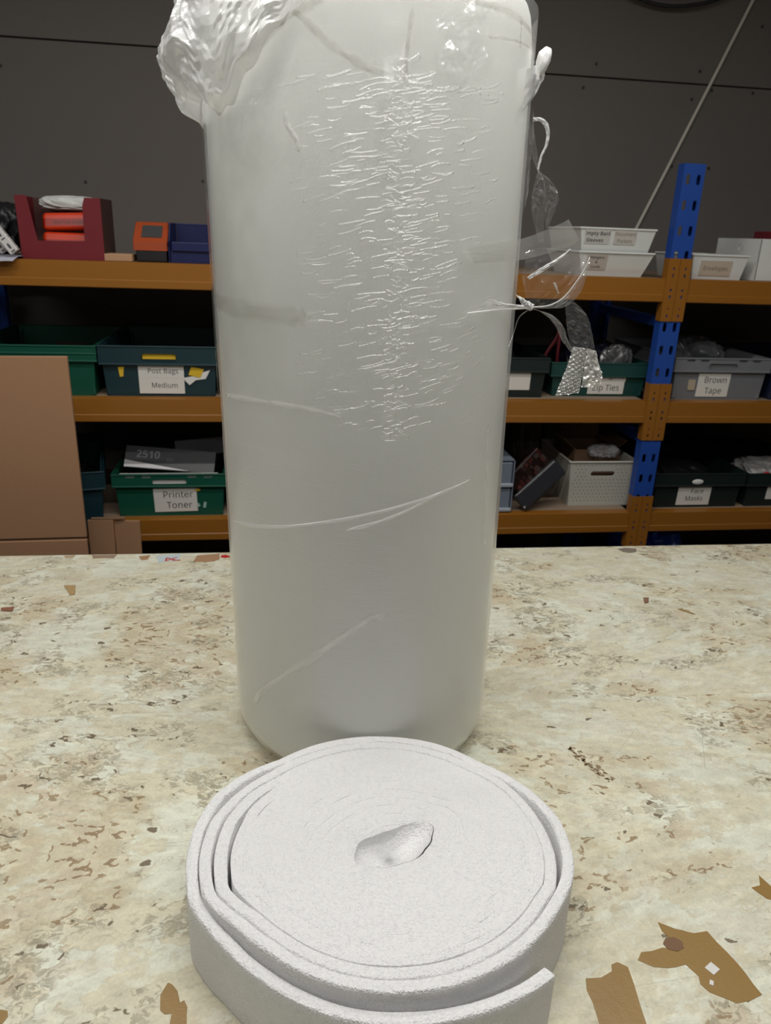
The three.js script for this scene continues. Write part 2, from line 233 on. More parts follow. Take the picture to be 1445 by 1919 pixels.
  ribbon([[44.5, 1.43], [44.9, 1.41], [46.4, 1.354], [48.4, 1.278], [48.6, 1.25]], 0.006, 0.005, mMilkSoft, 'film_crease', 0.0012);
  ribbon([[-31.5, 1.765], [-30.6, 1.749], [-27.9, 1.737], [-27, 1.722]], 0.007, 0.005, mMilk, 'film_crease', 0.0012);
  // a second, slacker layer of film down the left side
  part('film_layer', loc(grid(60, 60, (u, v) => { const deg = lerp(-112, -27 + 1.2 * Math.sin(v * 9), u), y = lerp(1.40, 1.81, v), c = crump(u * 5, v * 1.2); return onRoll(deg, y, 0.0048 + 0.003 * c * sm(1, 0.9, u)); })), film({ transmission: 0.9, roughness: 0.14, color: C3(0.93, 0.935, 0.91), alphaMap: patchAlpha, transparent: true }), t, 'slack second layer of film');
  // crumpled surplus film over the top left shoulder
  const bunch = grid(220, 200, (u, v) => {
    const deg = lerp(-150, -26, u), edge = sm(0, 0.06, u) * sm(1, 0.9, u), lowY = 1.772 + 0.075 * sm(0.78, 1, u) + 0.012 * Math.sin(u * 31) * sm(1, 0.5, u) + 0.004 * Math.sin(u * 83);
    const k = v / 0.78; let y = lerp(lowY, 1.899, Math.min(1, k)), c = crump(u * 12 + v * 1.2, v * 4.4 - u * 2);
    const belly = (0.026 * Math.exp(-Math.pow((y - 1.825) / 0.034, 2)) + 0.004) * Math.exp(-Math.pow((deg + 84) / 34, 2)), foot = sm(0, 0.07, v);
    let off = 0.0065 + (belly + (0.002 + 0.020 * c) * Math.exp(-Math.pow((deg + 72) / 44, 2))) * foot * edge + 0.003 * c;
    if (k > 1) { const f = (v - 0.78) / 0.22; off -= f * 0.11; y = 1.902 + 0.012 * c * f; }
    return onRoll(deg + 5 * (c - 0.6), y + 0.006 * (crump(u * 9 + 9, v * 3.5) - 0.6) * (k < 1 ? 1 : 0), off);
  });
  part('crumpled_film', loc(toCreasedNormals(bunch, R(24))), film({ transmission: 0.5, roughness: 0.2 }), t, 'loose crumpled clear film bunched over the top rim');
  const knotFilm = part('film_knot', loc(merge(
    grid(14, 10, (u, v) => { const n = 0.005 * (crump(u * 4, v * 4) - 0.5); return [lerp(-0.098, lerp(-0.07, -0.064, v), u) + n, lerp(1.806 - 0.002 * u, 1.786 + 0.003 * Math.sin(u * 9), v), -1.03 + 0.012 * u + n * 2]; }),
    new THREE.TubeGeometry(new THREE.CatmullRomCurve3([[-0.098, 1.806, -1.03], [-0.096, 1.797, -1.028], [-0.0945, 1.788, -1.027], [-0.096, 1.781, -1.026], [-0.099, 1.777, -1.025]].map((p) => new THREE.Vector3(...p))), 20, 0.0022, 6),
    new THREE.TubeGeometry(new THREE.CatmullRomCurve3([[-0.0945, 1.789, -1.027], [-0.0995, 1.786, -1.024], [-0.103, 1.78, -1.024], [-0.104, 1.7785, -1.023]].map((p) => new THREE.Vector3(...p))), 14, 0.0016, 6))), film({ transmission: 0.6, roughness: 0.15 }), t, 'little twisted knot of clear film');
  // sharp crumples that catch the light near the top right
  const spark = (a0, a1, y0, y1, amp, s) => part('crumpled_film', loc(toCreasedNormals(grid(90, 70, (u, v) => { const e = sm(0, 0.3, u) * sm(1, 0.7, u) * sm(0, 0.3, v) * sm(1, 0.7, v), c = crump(R(a1 - a0) * RR * u * s * 6 + a0, (y1 - y0) * v * s * 6 + y0 * 9); return onRoll(lerp(a0, a1, u), lerp(y0, y1, v) + 0.02 * (u - 0.5), 0.0052 + amp * c * e); }), R(18))), film({ transmission: 0.86, roughness: 0.16, alphaMap: patchAlpha, transparent: true, opacity: 0.8 }), t);
  spark(6, 36, 1.775, 1.88, 0.014, 8); spark(-8, 10, 1.68, 1.83, 0.007, 9); spark(50, 76, 1.66, 1.80, 0.008, 6); spark(-62, -30, 1.70, 1.80, 0.008, 7);
  // wad and flap on the right shoulder
  const wad = new THREE.SphereGeometry(1, 24, 18); { const p = wad.attributes.position; for (let i = 0; i < p.count; i++) { const x = p.getX(i), y = p.getY(i), z = p.getZ(i), c = 0.8 + 0.35 * crump(x * 2 + 5, y * 2 + z); p.setXYZ(i, 0.008 * x * c * (1 + 0.4 * y) + 0.004 * y, 0.0165 * y * c, 0.010 * z * c); } wad.computeVertexNormals(); }
  part('film_wad', loc(wad.translate(0.3085, 1.838, -0.965)), film({ transmission: 0.12, roughness: 0.3, color: C3(0.95, 0.95, 0.95) }), t, 'white wad of scrunched film');
  part('film_flap', loc(grid(24, 20, (u, v) => { const c = crump(u * 3, v * 3 + 4), deg = lerp(52, 82 - 10 * v * v, u), y = lerp(1.853 - 0.03 * (1 - u), 1.782 + 0.04 * u, v); return onRoll(deg, y, 0.006 + 0.010 * u * Math.sin(v * 3) + 0.004 * c); })), film({ transmission: 0.55, roughness: 0.25 }), t);
  // torn film hanging down the right side
  const tail = new THREE.Group(); tail.name = 'film_streamer'; tail.userData.label = 'torn strip of clear film and tape hanging in loops'; t.add(tail);
  const hp = (x, y, dz = 0) => { let z = -0.93; for (let i = 0; i < 8; i++) { const k = z / -0.93, X = x * k, Y = 1.65 + (y - 1.65) * k, [ax, az] = axis(Y), dx = X - ax, rr = RR + 0.0085; const s = Math.abs(dx) < rr ? az + Math.sqrt(rr * rr - dx * dx) : -9; z = Math.max(s, -0.955); } const k = z / -0.93; return new THREE.Vector3(x * k, 1.65 + (y - 1.65) * k, z + dz); };
  const sheet = (name, left, right, amp, mat, s = 4, label) => { // strip between two edges
    const L = new THREE.CatmullRomCurve3(left.map((p) => hp(...p))), Q = new THREE.CatmullRomCurve3(right.map((p) => hp(...p)));
    return part(name, loc(grid(70, 26, (u, v) => { const a = L.getPoint(u), b = Q.getPoint(u), p = a.lerp(b, v), c = (crump(u * s + left[0][0] * 50, v * s * 0.6 + left[0][1] * 30) - 0.55) * amp; return [p.x + c * 0.25, p.y + c * 0.25, p.z + Math.abs(c) * 1.6 + amp * 0.4 * Math.sin(v * 3.1)]; })), mat, tail, label);
  };
  const fThin = film({ transmission: 0.93, roughness: 0.1, color: C3(0.97, 0.97, 0.97) }), fTape = film({ transmission: 0.86, roughness: 0.16, color: C3(0.94, 0.94, 0.92) }), fMilk = film({ transmission: 0.35, roughness: 0.25 }), fGlint = film({ transmission: 0.3, roughness: 0.22, ior: 1.8 });
  const cord = (pts, r, mat, name = 'film_cord') => part(name, loc(new THREE.TubeGeometry(new THREE.CatmullRomCurve3(pts.map((p) => hp(...p))), 48, r, 6).toNonIndexed()), mat, tail);
  cord([[0.293, 1.776], [0.301, 1.7755], [0.307, 1.772], [0.311, 1.763], [0.3105, 1.75], [0.306, 1.738], [0.304, 1.724]], 0.0013, fMilk);
  sheet('film_ribbon', [[0.292, 1.7775], [0.302, 1.7775], [0.3095, 1.773], [0.3135, 1.763], [0.3125, 1.75], [0.3075, 1.738], [0.3045, 1.722]], [[0.292, 1.773], [0.3, 1.7735], [0.305, 1.77], [0.309, 1.762], [0.309, 1.75], [0.3055, 1.738], [0.3038, 1.722]], 0.003, fMilk, 9);
  sheet('film_ribbon', [[0.286, 1.77], [0.294, 1.74], [0.303, 1.722]], [[0.2915, 1.772], [0.3, 1.745], [0.305, 1.72]], 0.004, fThin);
  sheet('film_ribbon', [[0.304, 1.722], [0.3, 1.708], [0.2985, 1.69], [0.304, 1.668], [0.313, 1.645]], [[0.305, 1.722], [0.312, 1.714], [0.3165, 1.69], [0.317, 1.668], [0.319, 1.645]], 0.006, fThin);
  sheet('film_ribbon', [[0.305, 1.722], [0.311, 1.71], [0.3155, 1.69], [0.318, 1.672], [0.32, 1.66]], [[0.306, 1.722], [0.32, 1.713], [0.3315, 1.698], [0.33, 1.685], [0.325, 1.67]], 0.006, fThin);
  sheet('tape', [[0.226, 1.636], [0.262, 1.643], [0.3, 1.651], [0.344, 1.670], [0.347, 1.672]], [[0.236, 1.619], [0.268, 1.622], [0.305, 1.627], [0.352, 1.642], [0.3635, 1.649]], 0.0012, film({ transmission: 0.78, roughness: 0.2, color: C3(0.9, 0.9, 0.87) }), 2, 'piece of clear parcel tape');
  sheet('film_loop', [[0.298, 1.635], [0.334, 1.641], [0.37, 1.635], [0.38, 1.626]], [[0.296, 1.604], [0.302, 1.582], [0.33, 1.571], [0.352, 1.577]], 0.012, film({ transmission: 0.94, roughness: 0.06 }), 2.2, 'clear loop of film bulging outward');
  sheet('film_loop', [[0.379, 1.63], [0.3745, 1.617], [0.3635, 1.598], [0.351, 1.582], [0.335, 1.573], [0.311, 1.57]], [[0.3795, 1.629], [0.378, 1.61], [0.372, 1.588], [0.356, 1.572], [0.338, 1.569], [0.311, 1.569]], 0.002, fTape, 3);
  cord([[0.379, 1.63], [0.3745, 1.617], [0.3635, 1.598], [0.351, 1.582], [0.335, 1.573], [0.311, 1.57]], 0.0008, fMilk, 'film_edge');
  sheet('film_strip', [[0.262, 1.578], [0.28, 1.574], [0.309, 1.572]], [[0.262, 1.571], [0.28, 1.57], [0.309, 1.567]], 0.004, fGlint, 5, 'bright twisted strip of film');
  sheet('film_strip', [[0.29, 1.585], [0.302, 1.58], [0.314, 1.574]], [[0.3, 1.57], [0.306, 1.568], [0.31, 1.566]], 0.012, fGlint, 6);
  sheet('film_crease', [[0.302, 1.605], [0.318, 1.616], [0.338, 1.628], [0.3525, 1.639]], [[0.306, 1.602], [0.324, 1.613], [0.342, 1.626], [0.3535, 1.638]], 0.004, fGlint, 5);
  sheet('film_crease', [[0.336, 1.60], [0.344, 1.587]], [[0.339, 1.60], [0.3455, 1.587]], 0.003, fGlint, 5);
  cord([[0.232, 1.561], [0.255, 1.564], [0.285, 1.567], [0.309, 1.569]], 0.0011, fMilk, 'film_edge');
  cord([[0.31, 1.568], [0.298, 1.558], [0.293, 1.541], [0.288, 1.522]], 0.0007, fThin, 'film_edge');
  sheet('film_ribbon', [[0.311, 1.571], [0.332, 1.56], [0.345, 1.548], [0.356, 1.53], [0.368, 1.517]], [[0.311, 1.568], [0.338, 1.562], [0.352, 1.552], [0.363, 1.532], [0.373, 1.517]], 0.005, fTape);
  sheet('film_ribbon', [[0.354, 1.578], [0.357, 1.56], [0.362, 1.54], [0.37, 1.517]], [[0.367, 1.577], [0.384, 1.562], [0.394, 1.54], [0.401, 1.517]], 0.006, fThin);
  sheet('crinkled_end', [[0.371, 1.5235], [0.366, 1.5], [0.3595, 1.478], [0.3545, 1.461]], [[0.392, 1.5215], [0.389, 1.5], [0.387, 1.48], [0.3865, 1.4655]], 0.007, film({ transmission: 0.3, roughness: 0.17, ior: 2.0, color: C3(0.88, 0.87, 0.84) }), 21, 'crinkled silvery end of the strip');
  sheet('crinkled_end', [[0.39, 1.5215], [0.388, 1.5], [0.3885, 1.48], [0.388, 1.472]], [[0.402, 1.519], [0.409, 1.5], [0.4145, 1.488], [0.4135, 1.476]], 0.008, film({ transmission: 0.4, roughness: 0.2, ior: 1.9, color: C3(0.92, 0.9, 0.86) }), 5);
}

// ---------------------------------------------------------------- flat coil of foam strip in front
{
  const key = [[40, 216, 81], [25, 206.7, 81], [12, 201.2, 81], [-3, 198, 81], [-33, 198, 81], [-46, 199.5, 81], [-61, 206, 83], [-78, 223.5, 88], [-90, 226, 92], [-103, 228, 95], [-117, 226, 98], [-128, 216, 100], [-142, 201, 100], [-160, 198, 101], [-180, 195.5, 101], [-205, 193, 101], [-219, 191, 100], [-226, 190, 99], [-236, 197, 98], [-251, 203, 99], [-264, 209, 99], [-280, 208, 98], [-288, 205, 98], [-303, 194, 99], [-315, 189, 99], [-335, 184.3, 100], [-360, 181.5, 100], [-390, 183, 100], [-408, 185.5, 100], [-421, 191.5, 99], [-436, 209.5, 98], [-450, 211.5, 98], [-466, 211, 99], [-480, 201.5, 100], [-495, 190, 101], [-520, 184, 101], [-545, 181.5, 101], [-565, 179, 101], [-586, 176.5, 101], [-600, 182, 101], [-624, 184.5, 100], [-640, 186.8, 100], [-655, 186, 100], [-663, 179.5, 100], [-680, 174, 100], [-700, 169.5, 100], [-720, 168, 100], [-750, 169.5, 100], [-768, 172, 100], [-781, 177.5, 100], [-796, 195, 99], [-810, 195, 99], [-826, 193.5, 100], [-840, 186.5, 101], [-855, 176, 100], [-880, 170, 100], [-905, 168, 100], [-925, 165.5, 100], [-946, 163, 100], [-960, 168, 100], [-984, 171, 100], [-1000, 173, 100], [-1015, 172.3, 100], [-1023, 166, 100], [-1040, 160.5, 100], [-1060, 156, 100], [-1080, 154.5, 100], [-1110, 156, 100], [-1128, 158.5, 100], [-1141, 164, 100], [-1156, 177.6, 100], [-1170, 177, 100], [-1186, 173, 100]];
  const coreAt = [[-180, 163], [-150, 164], [-128, 167], [-106, 175], [-90, 178], [-76, 178], [-61, 164], [-48, 158.5], [-30, 156], [0, 154.5], [20, 156], [40, 160], [57, 166], [65, 172], [80, 173], [96, 171], [120, 168], [134, 163], [155, 164], [180, 163]];
  const holeAt = [[-180, 19], [-150, 17], [-129, 19], [-88, 33], [-60, 43], [-50, 40], [-29, 28], [0, 23], [18, 22], [70, 30], [95, 40], [112, 49], [123, 46], [140, 30], [158, 22], [180, 19]];
  const look = (tab, x, c) => { let i = 0; const up = tab[1][0] > tab[0][0]; while (i < tab.length - 2 && (up ? x > tab[i + 1][0] : x < tab[i + 1][0])) i++; const t = sm(tab[i][0], tab[i + 1][0], x), q = (x - tab[i][0]) / (tab[i + 1][0] - tab[i][0]); return lerp(tab[i][c], tab[i + 1][c], 0.5 * (up ? t : q) + 0.5 * q); };
  const wrapDeg = (d) => ((d % 360) + 540) % 360 - 180;
  const START = 40, JOIN = -1186, TURNS = 10.4, th = 0.0132, hTop = (d) => (d > JOIN ? look(key, d, 2) / 1000 : 0.1002);
  const inner = (d) => { const k = (JOIN - d) / 360; const w = wrapDeg(d), a = look(coreAt, w, 1) / 1000, b = look(holeAt, w, 1) / 1000; return lerp(a, b, Math.min(1, (k + 0.0) / TURNS)); };
  const ro = (d) => (d > JOIN ? look(key, d, 1) / 1000 : lerp(look(key, JOIN, 1) / 1000, inner(d), sm(JOIN, JOIN - 20, d)));
  const END = JOIN - 360 * (TURNS - 1), step = 2.5, n = Math.round((START - END) / step);
  const CX = 0.121, CZ = -0.673, pos = [], uv = [], idx = []; let arc = 0, px, pz;
  const PN = 15;
  for (let i = 0; i <= n; i++) {
    const d = START - i * step, k = (JOIN - d) / 360, o = ro(d);
    const t = d > JOIN ? th : (k > 0 ? Math.max(0.001, inner(d) - inner(d - 360)) + 0.0016 : th), tt = (d > JOIN ? (d < -800 ? th + 0.001 : th) : lerp(th, t, sm(0, 0.1, k))) * (1 - 0.85 * sm(END + 70, END, d)), ri = o - tt;
    const a = R(d), sx = Math.sin(a), cz = Math.cos(a), rad = d > -800 ? 0.0026 : lerp(0.0012, 0.0003, sm(-800, JOIN, d)), h = hTop(d) + 0.0012 * (fbm(sx * 3 + o * 60, cz * 3 + 9, 2) - 0.5) + (d < JOIN ? 0.0025 * sm(0.12, 0.03, o) * -1 : 0);
    const hb = Math.max(0.0005, h - 0.1);
    const bump = (q) => 0.0006 * (vn(d * 1.7, q * 3.1) - 0.5);
    const prof = [[o, hb], [o + bump(1), hb + 0.02], [o + bump(2), (h + hb) / 2], [o + bump(3), h - 0.015], [o, h - rad], [o - rad * 0.3, h - rad * 0.3], [o - rad, h], [lerp(o, ri, 0.4), h + bump(4)], [lerp(o, ri, 0.6), h + bump(5)], [ri + rad, h], [ri + rad * 0.3, h - rad * 0.3], [ri, h - rad], [ri + bump(6), (h + hb) / 2], [ri, hb], [o, hb]];
    const x = CX + o * sx, z = CZ + o * cz; if (i) arc += Math.hypot(x - px, z - pz); px = x; pz = z;
    let run = 0; for (let q = 0; q < PN; q++) { if (q) run += Math.hypot(prof[q][0] - prof[q - 1][0], prof[q][1] - prof[q - 1][1]); pos.push(prof[q][0] * sx, prof[q][1], prof[q][0] * cz); uv.push(arc, run); }
    if (i) for (let q = 0; q < PN - 1; q++) { const A = (i - 1) * PN + q, B = A + 1, Cc = A + PN, D = Cc + 1; idx.push(A, B, D, A, D, Cc); }
  }
  const cap = (i, flip) => { const b = pos.length / 3; for (let q = 0; q < PN; q++) { const s = (i * PN + q) * 3; pos.push(pos[s], pos[s + 1], pos[s + 2]); uv.push(pos[s] + pos[s + 2], pos[s + 1]); } const tri = THREE.ShapeUtils.triangulateShape(Array.from({ length: PN - 1 }, (_, q) => { const s = (b + q) * 3; return new THREE.Vector2(Math.hypot(pos[s], pos[s + 2]), pos[s + 1]); }), []); for (const [a, c, e] of tri) idx.push(b + a, b + (flip ? e : c), b + (flip ? c : e)); };
  cap(0, false); cap(n, true);
  const g = new THREE.BufferGeometry(); g.setAttribute('position', new THREE.Float32BufferAttribute(pos, 3)); g.setAttribute('uv', new THREE.Float32BufferAttribute(uv, 2)); g.setIndex(idx);
  const gg = toCreasedNormals(g, R(50));
  const tongue = grid(64, 14, (u, v) => { const a = u * 360 - 180, rr = (look(holeAt, a, 1) / 1000 + 0.009) * v, x = rr * Math.sin(R(a)), z = rr * Math.cos(R(a)); return [x, 0.0985 - (0.024 - 0.12 * x) * (1 - Math.pow(v, 3.2)), z]; }, (u, v) => [u * 0.2, v * 0.04]);
  const m = tag(mesh('foam_coil', gg, mFoam), 'flat coil of thick white foam strip lying in front of the tall roll', 'foam coil'); m.position.set(CX, TOP + 0.0005, CZ);
  part('folded_end', tongue, mFoam, m, 'start of the strip folded down inside the hole');
}

// ---------------------------------------------------------------- scraps stuck to the table
{
  const mTape = std(C3(0.30, 0.185, 0.06), 0.35, { bumpMap: rep(roughTex, 10), bumpScale: 0.0002 }), mKraft = std(C3(0.36, 0.21, 0.11), 0.8), mDirt = std(C3(0.22, 0.15, 0.08), 0.9);
  const scrap = (name, label, cat, pts, mat, h = 0.0005, group) => {
    const cx = pts.reduce((s, p) => s + p[0], 0) / pts.length, cz = pts.reduce((s, p) => s + p[1], 0) / pts.length, out = [];
    pts.forEach((p, i) => { const q = pts[(i + 1) % pts.length], L = Math.hypot(q[0] - p[0], q[1] - p[1]), k = L > 0.02 && L < 0.075 ? 3 : 1; for (let s = 0; s < k; s++) { const t = s / k, j = s ? 0.0016 : 0; out.push([lerp(p[0], q[0], t) - cx + (rnd() - 0.5) * j, -(lerp(p[1], q[1], t) - cz) + (rnd() - 0.5) * j]); } });
    const m = mesh(name, ext(poly(out), h).rotateX(-Math.PI / 2), mat); m.position.set(cx, TOP + 0.0001, cz); return tag(m, label, cat, group);
  };
  scrap('tape_scrap', 'torn brown tape strip stuck beside the coil tail', 'tape scrap', [[0.323, -0.562], [0.34, -0.561], [0.355, -0.567], [0.358, -0.575], [0.366, -0.577], [0.375, -0.57], [0.366, -0.506], [0.352, -0.456], [0.31, -0.46], [0.32, -0.534], [0.319, -0.549]], mTape);
  const big = scrap('tape_scrap', 'largest torn brown tape scrap with ragged arms, near the right corner', 'tape scrap', [[0.436, -0.622], [0.452, -0.611], [0.471, -0.603], [0.488, -0.604], [0.5, -0.56], [0.505, -0.523], [0.488, -0.518], [0.472, -0.517], [0.45, -0.532], [0.445, -0.542], [0.448, -0.551], [0.441, -0.566], [0.42, -0.564], [0.404, -0.567], [0.39, -0.577], [0.398, -0.586], [0.411, -0.586], [0.425, -0.589], [0.441, -0.585], [0.442, -0.593], [0.435, -0.61]], mTape);
  part('dark_patch', new THREE.CylinderGeometry(0.012, 0.011, 0.0004, 7).scale(1, 1, 0.8).translate(-0.006, 0.0008, -0.02), mCardDark, big, 'dark brown patch');
  part('white_fleck', merge(bx(0.012, 0.0005, 0.011).rotateY(0.5).translate(0.022, 0.0008, 0.014), bx(0.006, 0.0005, 0.004).rotateY(1).translate(0.012, 0.0008, 0.03)), mPaper, big);
  scrap('tape_scrap', 'brown tape scrap cut off by the right edge', 'tape scrap', [[0.599, -0.675], [0.604, -0.657], [0.63, -0.65], [0.625, -0.625], [0.6, -0.634], [0.587, -0.64], [0.578, -0.658], [0.591, -0.66]], mTape);
  scrap('tape_scrap', 'ragged brown tape scrap left of the foam coil', 'tape scrap', [[-0.127, -0.593], [-0.121, -0.606], [-0.116, -0.603], [-0.11, -0.595], [-0.106, -0.582], [-0.102, -0.584], [-0.098, -0.576], [-0.096, -0.55], [-0.115, -0.55], [-0.113, -0.571], [-0.12, -0.571], [-0.125, -0.576]], mTape);
  scrap('tape_scrap', 'small rust brown tape scrap at the left edge', 'tape scrap', [[-0.29, -0.596], [-0.276, -0.592], [-0.274, -0.586], [-0.277, -0.579], [-0.29, -0.577]], mTape);
  scrap('card_flake', 'tan cardboard flake on the left of the table', 'flake', [[-0.463, -1.588], [-0.439, -1.586], [-0.43, -1.541], [-0.441, -1.54], [-0.45, -1.562]], std(C3(0.4, 0.27, 0.12), 0.8), 0.002);
  scrap('card_flake', 'reddish brown cardboard flake at the left edge of the table', 'flake', [[-0.562, -1.487], [-0.538, -1.492], [-0.535, -1.473], [-0.557, -1.475]], std(C3(0.25, 0.11, 0.06), 0.8), 0.002);
  scrap('card_flake', 'little dark brown flake on the right half of the table', 'flake', [[0.81, -1.443], [0.823, -1.442], [0.811, -1.419], [0.801, -1.417]], std(C3(0.22, 0.12, 0.07), 0.8), 0.002);
  scrap('card_flake', 'thin golden brown sliver right of the dark flake', 'flake', [[0.862, -1.385], [0.872, -1.386], [0.89, -1.361], [0.884, -1.36]], std(C3(0.3, 0.2, 0.07), 0.8), 0.001);
  scrap('paper_scrap', 'dull brown scrap on the back edge beside the carton', 'paper scrap', [[-0.441, -1.755], [-0.382, -1.754], [-0.386, -1.733], [-0.41, -1.736], [-0.433, -1.734]], std(C3(0.3, 0.2, 0.14), 0.8));
  scrap('paper_scrap', 'small orange brown scrap on the back edge, second from the roll', 'paper scrap', [[-0.33, -1.742], [-0.304, -1.747], [-0.306, -1.722], [-0.32, -1.718]], mKraft);
  scrap('paper_scrap', 'long orange brown scrap on the back edge next to the tall roll', 'paper scrap', [[-0.193, -1.739], [-0.14, -1.746], [-0.138, -1.715], [-0.15, -1.701], [-0.17, -1.698], [-0.199, -1.702]], mKraft);
  scrap('paper_scrap', 'tiny tan scrap on the back edge by the cardboard sheet', 'paper scrap', [[-0.504, -1.755], [-0.478, -1.756], [-0.48, -1.74], [-0.498, -1.741]], std(C3(0.45, 0.33, 0.2), 0.8));
  const pr = scrap('paper_scrap', 'pale blue printed scrap with red marks on the back edge', 'paper scrap', [[-0.29, -1.742], [-0.232, -1.751], [-0.233, -1.725], [-0.24, -1.706], [-0.258, -1.71], [-0.278, -1.699]], std(C3(0.5, 0.58, 0.6), 0.7));
  part('red_mark', merge(bx(0.03, 0.0004, 0.004).rotateY(0.7), bx(0.026, 0.0004, 0.004).rotateY(-0.6), bx(0.02, 0.0004, 0.004, 0.012, 0, 0.008), bx(0.004, 0.0004, 0.02, -0.012, 0, 0.002)).translate(0.004, 0.0007, 0.002), std(C3(0.5, 0.06, 0.05), 0.7), pr);
  scrap('paper_scrap', 'tiny bright red scrap on the back edge', 'paper scrap', [[-0.136, -1.735], [-0.124, -1.738], [-0.114, -1.728], [-0.124, -1.72], [-0.136, -1.724]], mRedBright, 0.0009);
  scrap('dirt_patch', 'grey brown scuffed residue on the back edge right of the roll', 'residue', [[0.872, -1.722], [0.9, -1.728], [0.925, -1.722], [0.915, -1.7], [0.895, -1.694], [0.878, -1.702]], std(C3(0.2, 0.17, 0.13), 0.9), 0.0003);
  { const gs = []; for (let i = 0; i < 70; i++) { const t = rnd(), w = (rnd() + rnd() - 1) * 0.012; gs.push(new THREE.CylinderGeometry(1, 1, 0.0003, 6).scale(0.0012 + rnd() * 0.0035, 1, 0.001 + rnd() * 0.0012).rotateY(-1.1 + rnd() * 0.7).translate(lerp(-0.018, 0.018, t) + w * 0.8, 0, lerp(-0.04, 0.04, t) - w * 0.4)); }
    const m = mesh('glue_smear', merge(gs), std(C3(0.30, 0.22, 0.13), 0.9)); m.position.set(0.466, TOP + 0.0003, -0.905); tag(m, 'long streaky brown glue smear right of the foam coil', 'residue', null, 'stuff'); }
}

// ---------------------------------------------------------------- shelving rack
const LEVEL = [1.542, 1.142, 0.742, 0.342];
{
  const t = thing('shelving_rack', [0, 0, 0], 'long span shelving rack with blue slotted uprights and orange beams', 'shelving');
  const PW = 0.07, posts = [-0.98, 1.283, 3.5], ZF = -2.404, ZB = -3.0, PH = 1.88;
  const upright = (PH) => { const s = poly([[-PW / 2, 0], [PW / 2, 0], [PW / 2, PH], [-PW / 2, PH]]); for (let y = PH - 0.045; y > 0.05; y -= 0.0742) for (const x of [-0.0175, 0.0175]) s.holes.push(slot(x, y, 0.013, 0.03)); return merge(ext(s, 0.003).translate(0, 0, -0.003), bx(0.003, PH, 0.033, -PW / 2 + 0.0015, PH / 2, -0.0195), bx(0.003, PH, 0.033, PW / 2 - 0.0015, PH / 2, -0.0195), bx(0.016, PH, 0.003, -PW / 2 + 0.008, PH / 2, -0.0375), bx(0.016, PH, 0.003, PW / 2 - 0.008, PH / 2, -0.0375)); };
  const up = upright(PH), upRear = upright(1.535);
  for (const x of posts) {
    const f = part('upright', up, mBlue, t); f.position.set(x, 0, ZF);
    const b = part('upright', upRear, mBlue, t); b.rotation.y = Math.PI; b.position.set(x, 0, ZB - 0.0);
    for (const y of [0.15, 0.6, 1.0, 1.4]) part('brace', bx(0.03, 0.03, Math.abs(ZB - ZF) - 0.082, x, y, (ZF + ZB) / 2), mBlue, t);
    for (const z of [ZF - 0.03, ZB + 0.03]) part('foot_plate', bx(0.1, 0.006, 0.09, x, 0.003, z), mBlue, t);
  }
  const beam = (x0, x1, y, z, face) => { // face: +1 front, -1 rear
    const H = 0.073, s = poly([[0, 0], [0.0045, -0.001], [0.005, -0.049], [0.0068, -0.051], [0.0068, -H + 0.002], [0.005, -H], [-0.034, -H], [-0.034, 0]]);
    const g = ext(s, x1 - x0).rotateY(-Math.PI / 2).translate(x1, 0, 0); // shape x -> z
    const gg = g.clone(); gg.scale(1, 1, face > 0 ? 1 : -1);
    if (face < 0) { const ix = clean(gg); const p = ix.attributes.position; for (let i = 0; i < p.count; i += 3) { for (const k of ['position', 'normal', 'uv']) { const a = ix.attributes[k], q = []; for (let c = 0; c < a.itemSize; c++) { q.push(a.array[(i + 1) * a.itemSize + c]); a.array[(i + 1) * a.itemSize + c] = a.array[(i + 2) * a.itemSize + c]; a.array[(i + 2) * a.itemSize + c] = q[c]; } } } return part('beam', ix.translate(0, y, z), mOrange, t); }
    return part('beam', gg.translate(0, y, z), mOrange, t);
  };
  const plate = (() => { const w = 0.0385, h = 0.195, s = poly([[-w / 2, -h / 2], [w / 2, -h / 2], [w / 2, h / 2], [-w / 2, h / 2]]); for (const [y, a, b] of [[0.066, 0.006, 0.009], [0.045, 0.0065, 0.012], [0.0, 0.007, 0.009], [-0.021, 0.0065, 0.012], [-0.058, 0.006, 0.005], [-0.081, 0.006, 0.011]]) s.holes.push(slot(0.001, y, a, b)); return ext(s, 0.0035); })();
  const bays = [[posts[0], posts[1]], [posts[1], posts[2]]];
  for (const [a, b] of bays) for (const y of LEVEL) {
    const x0 = a + PW / 2 + 0.001, x1 = b - PW / 2 - 0.001;
    const f = beam(x0, x1, y, ZF - 0.006, 1);
    for (const [x, s] of [[a + 0.0200, 1], [b - 0.0200, -1]]) { const c = part('connector', merge(plate.clone(), bx(0.003, 0.195, 0.03, s * 0.0178, 0, -0.0155)), mOrange, f); c.position.set(x, y - 0.0355, ZF + 0.0006); }
    beam(x0, x1, y, ZB + 0.02, -1);
    part('shelf_board', rb(x1 - x0, 0.018, 0.53, 0.002, (a + b) / 2, y - 0.0092, (ZF + ZB) / 2), mChip, t, 'dusty chipboard shelf');
  }
}

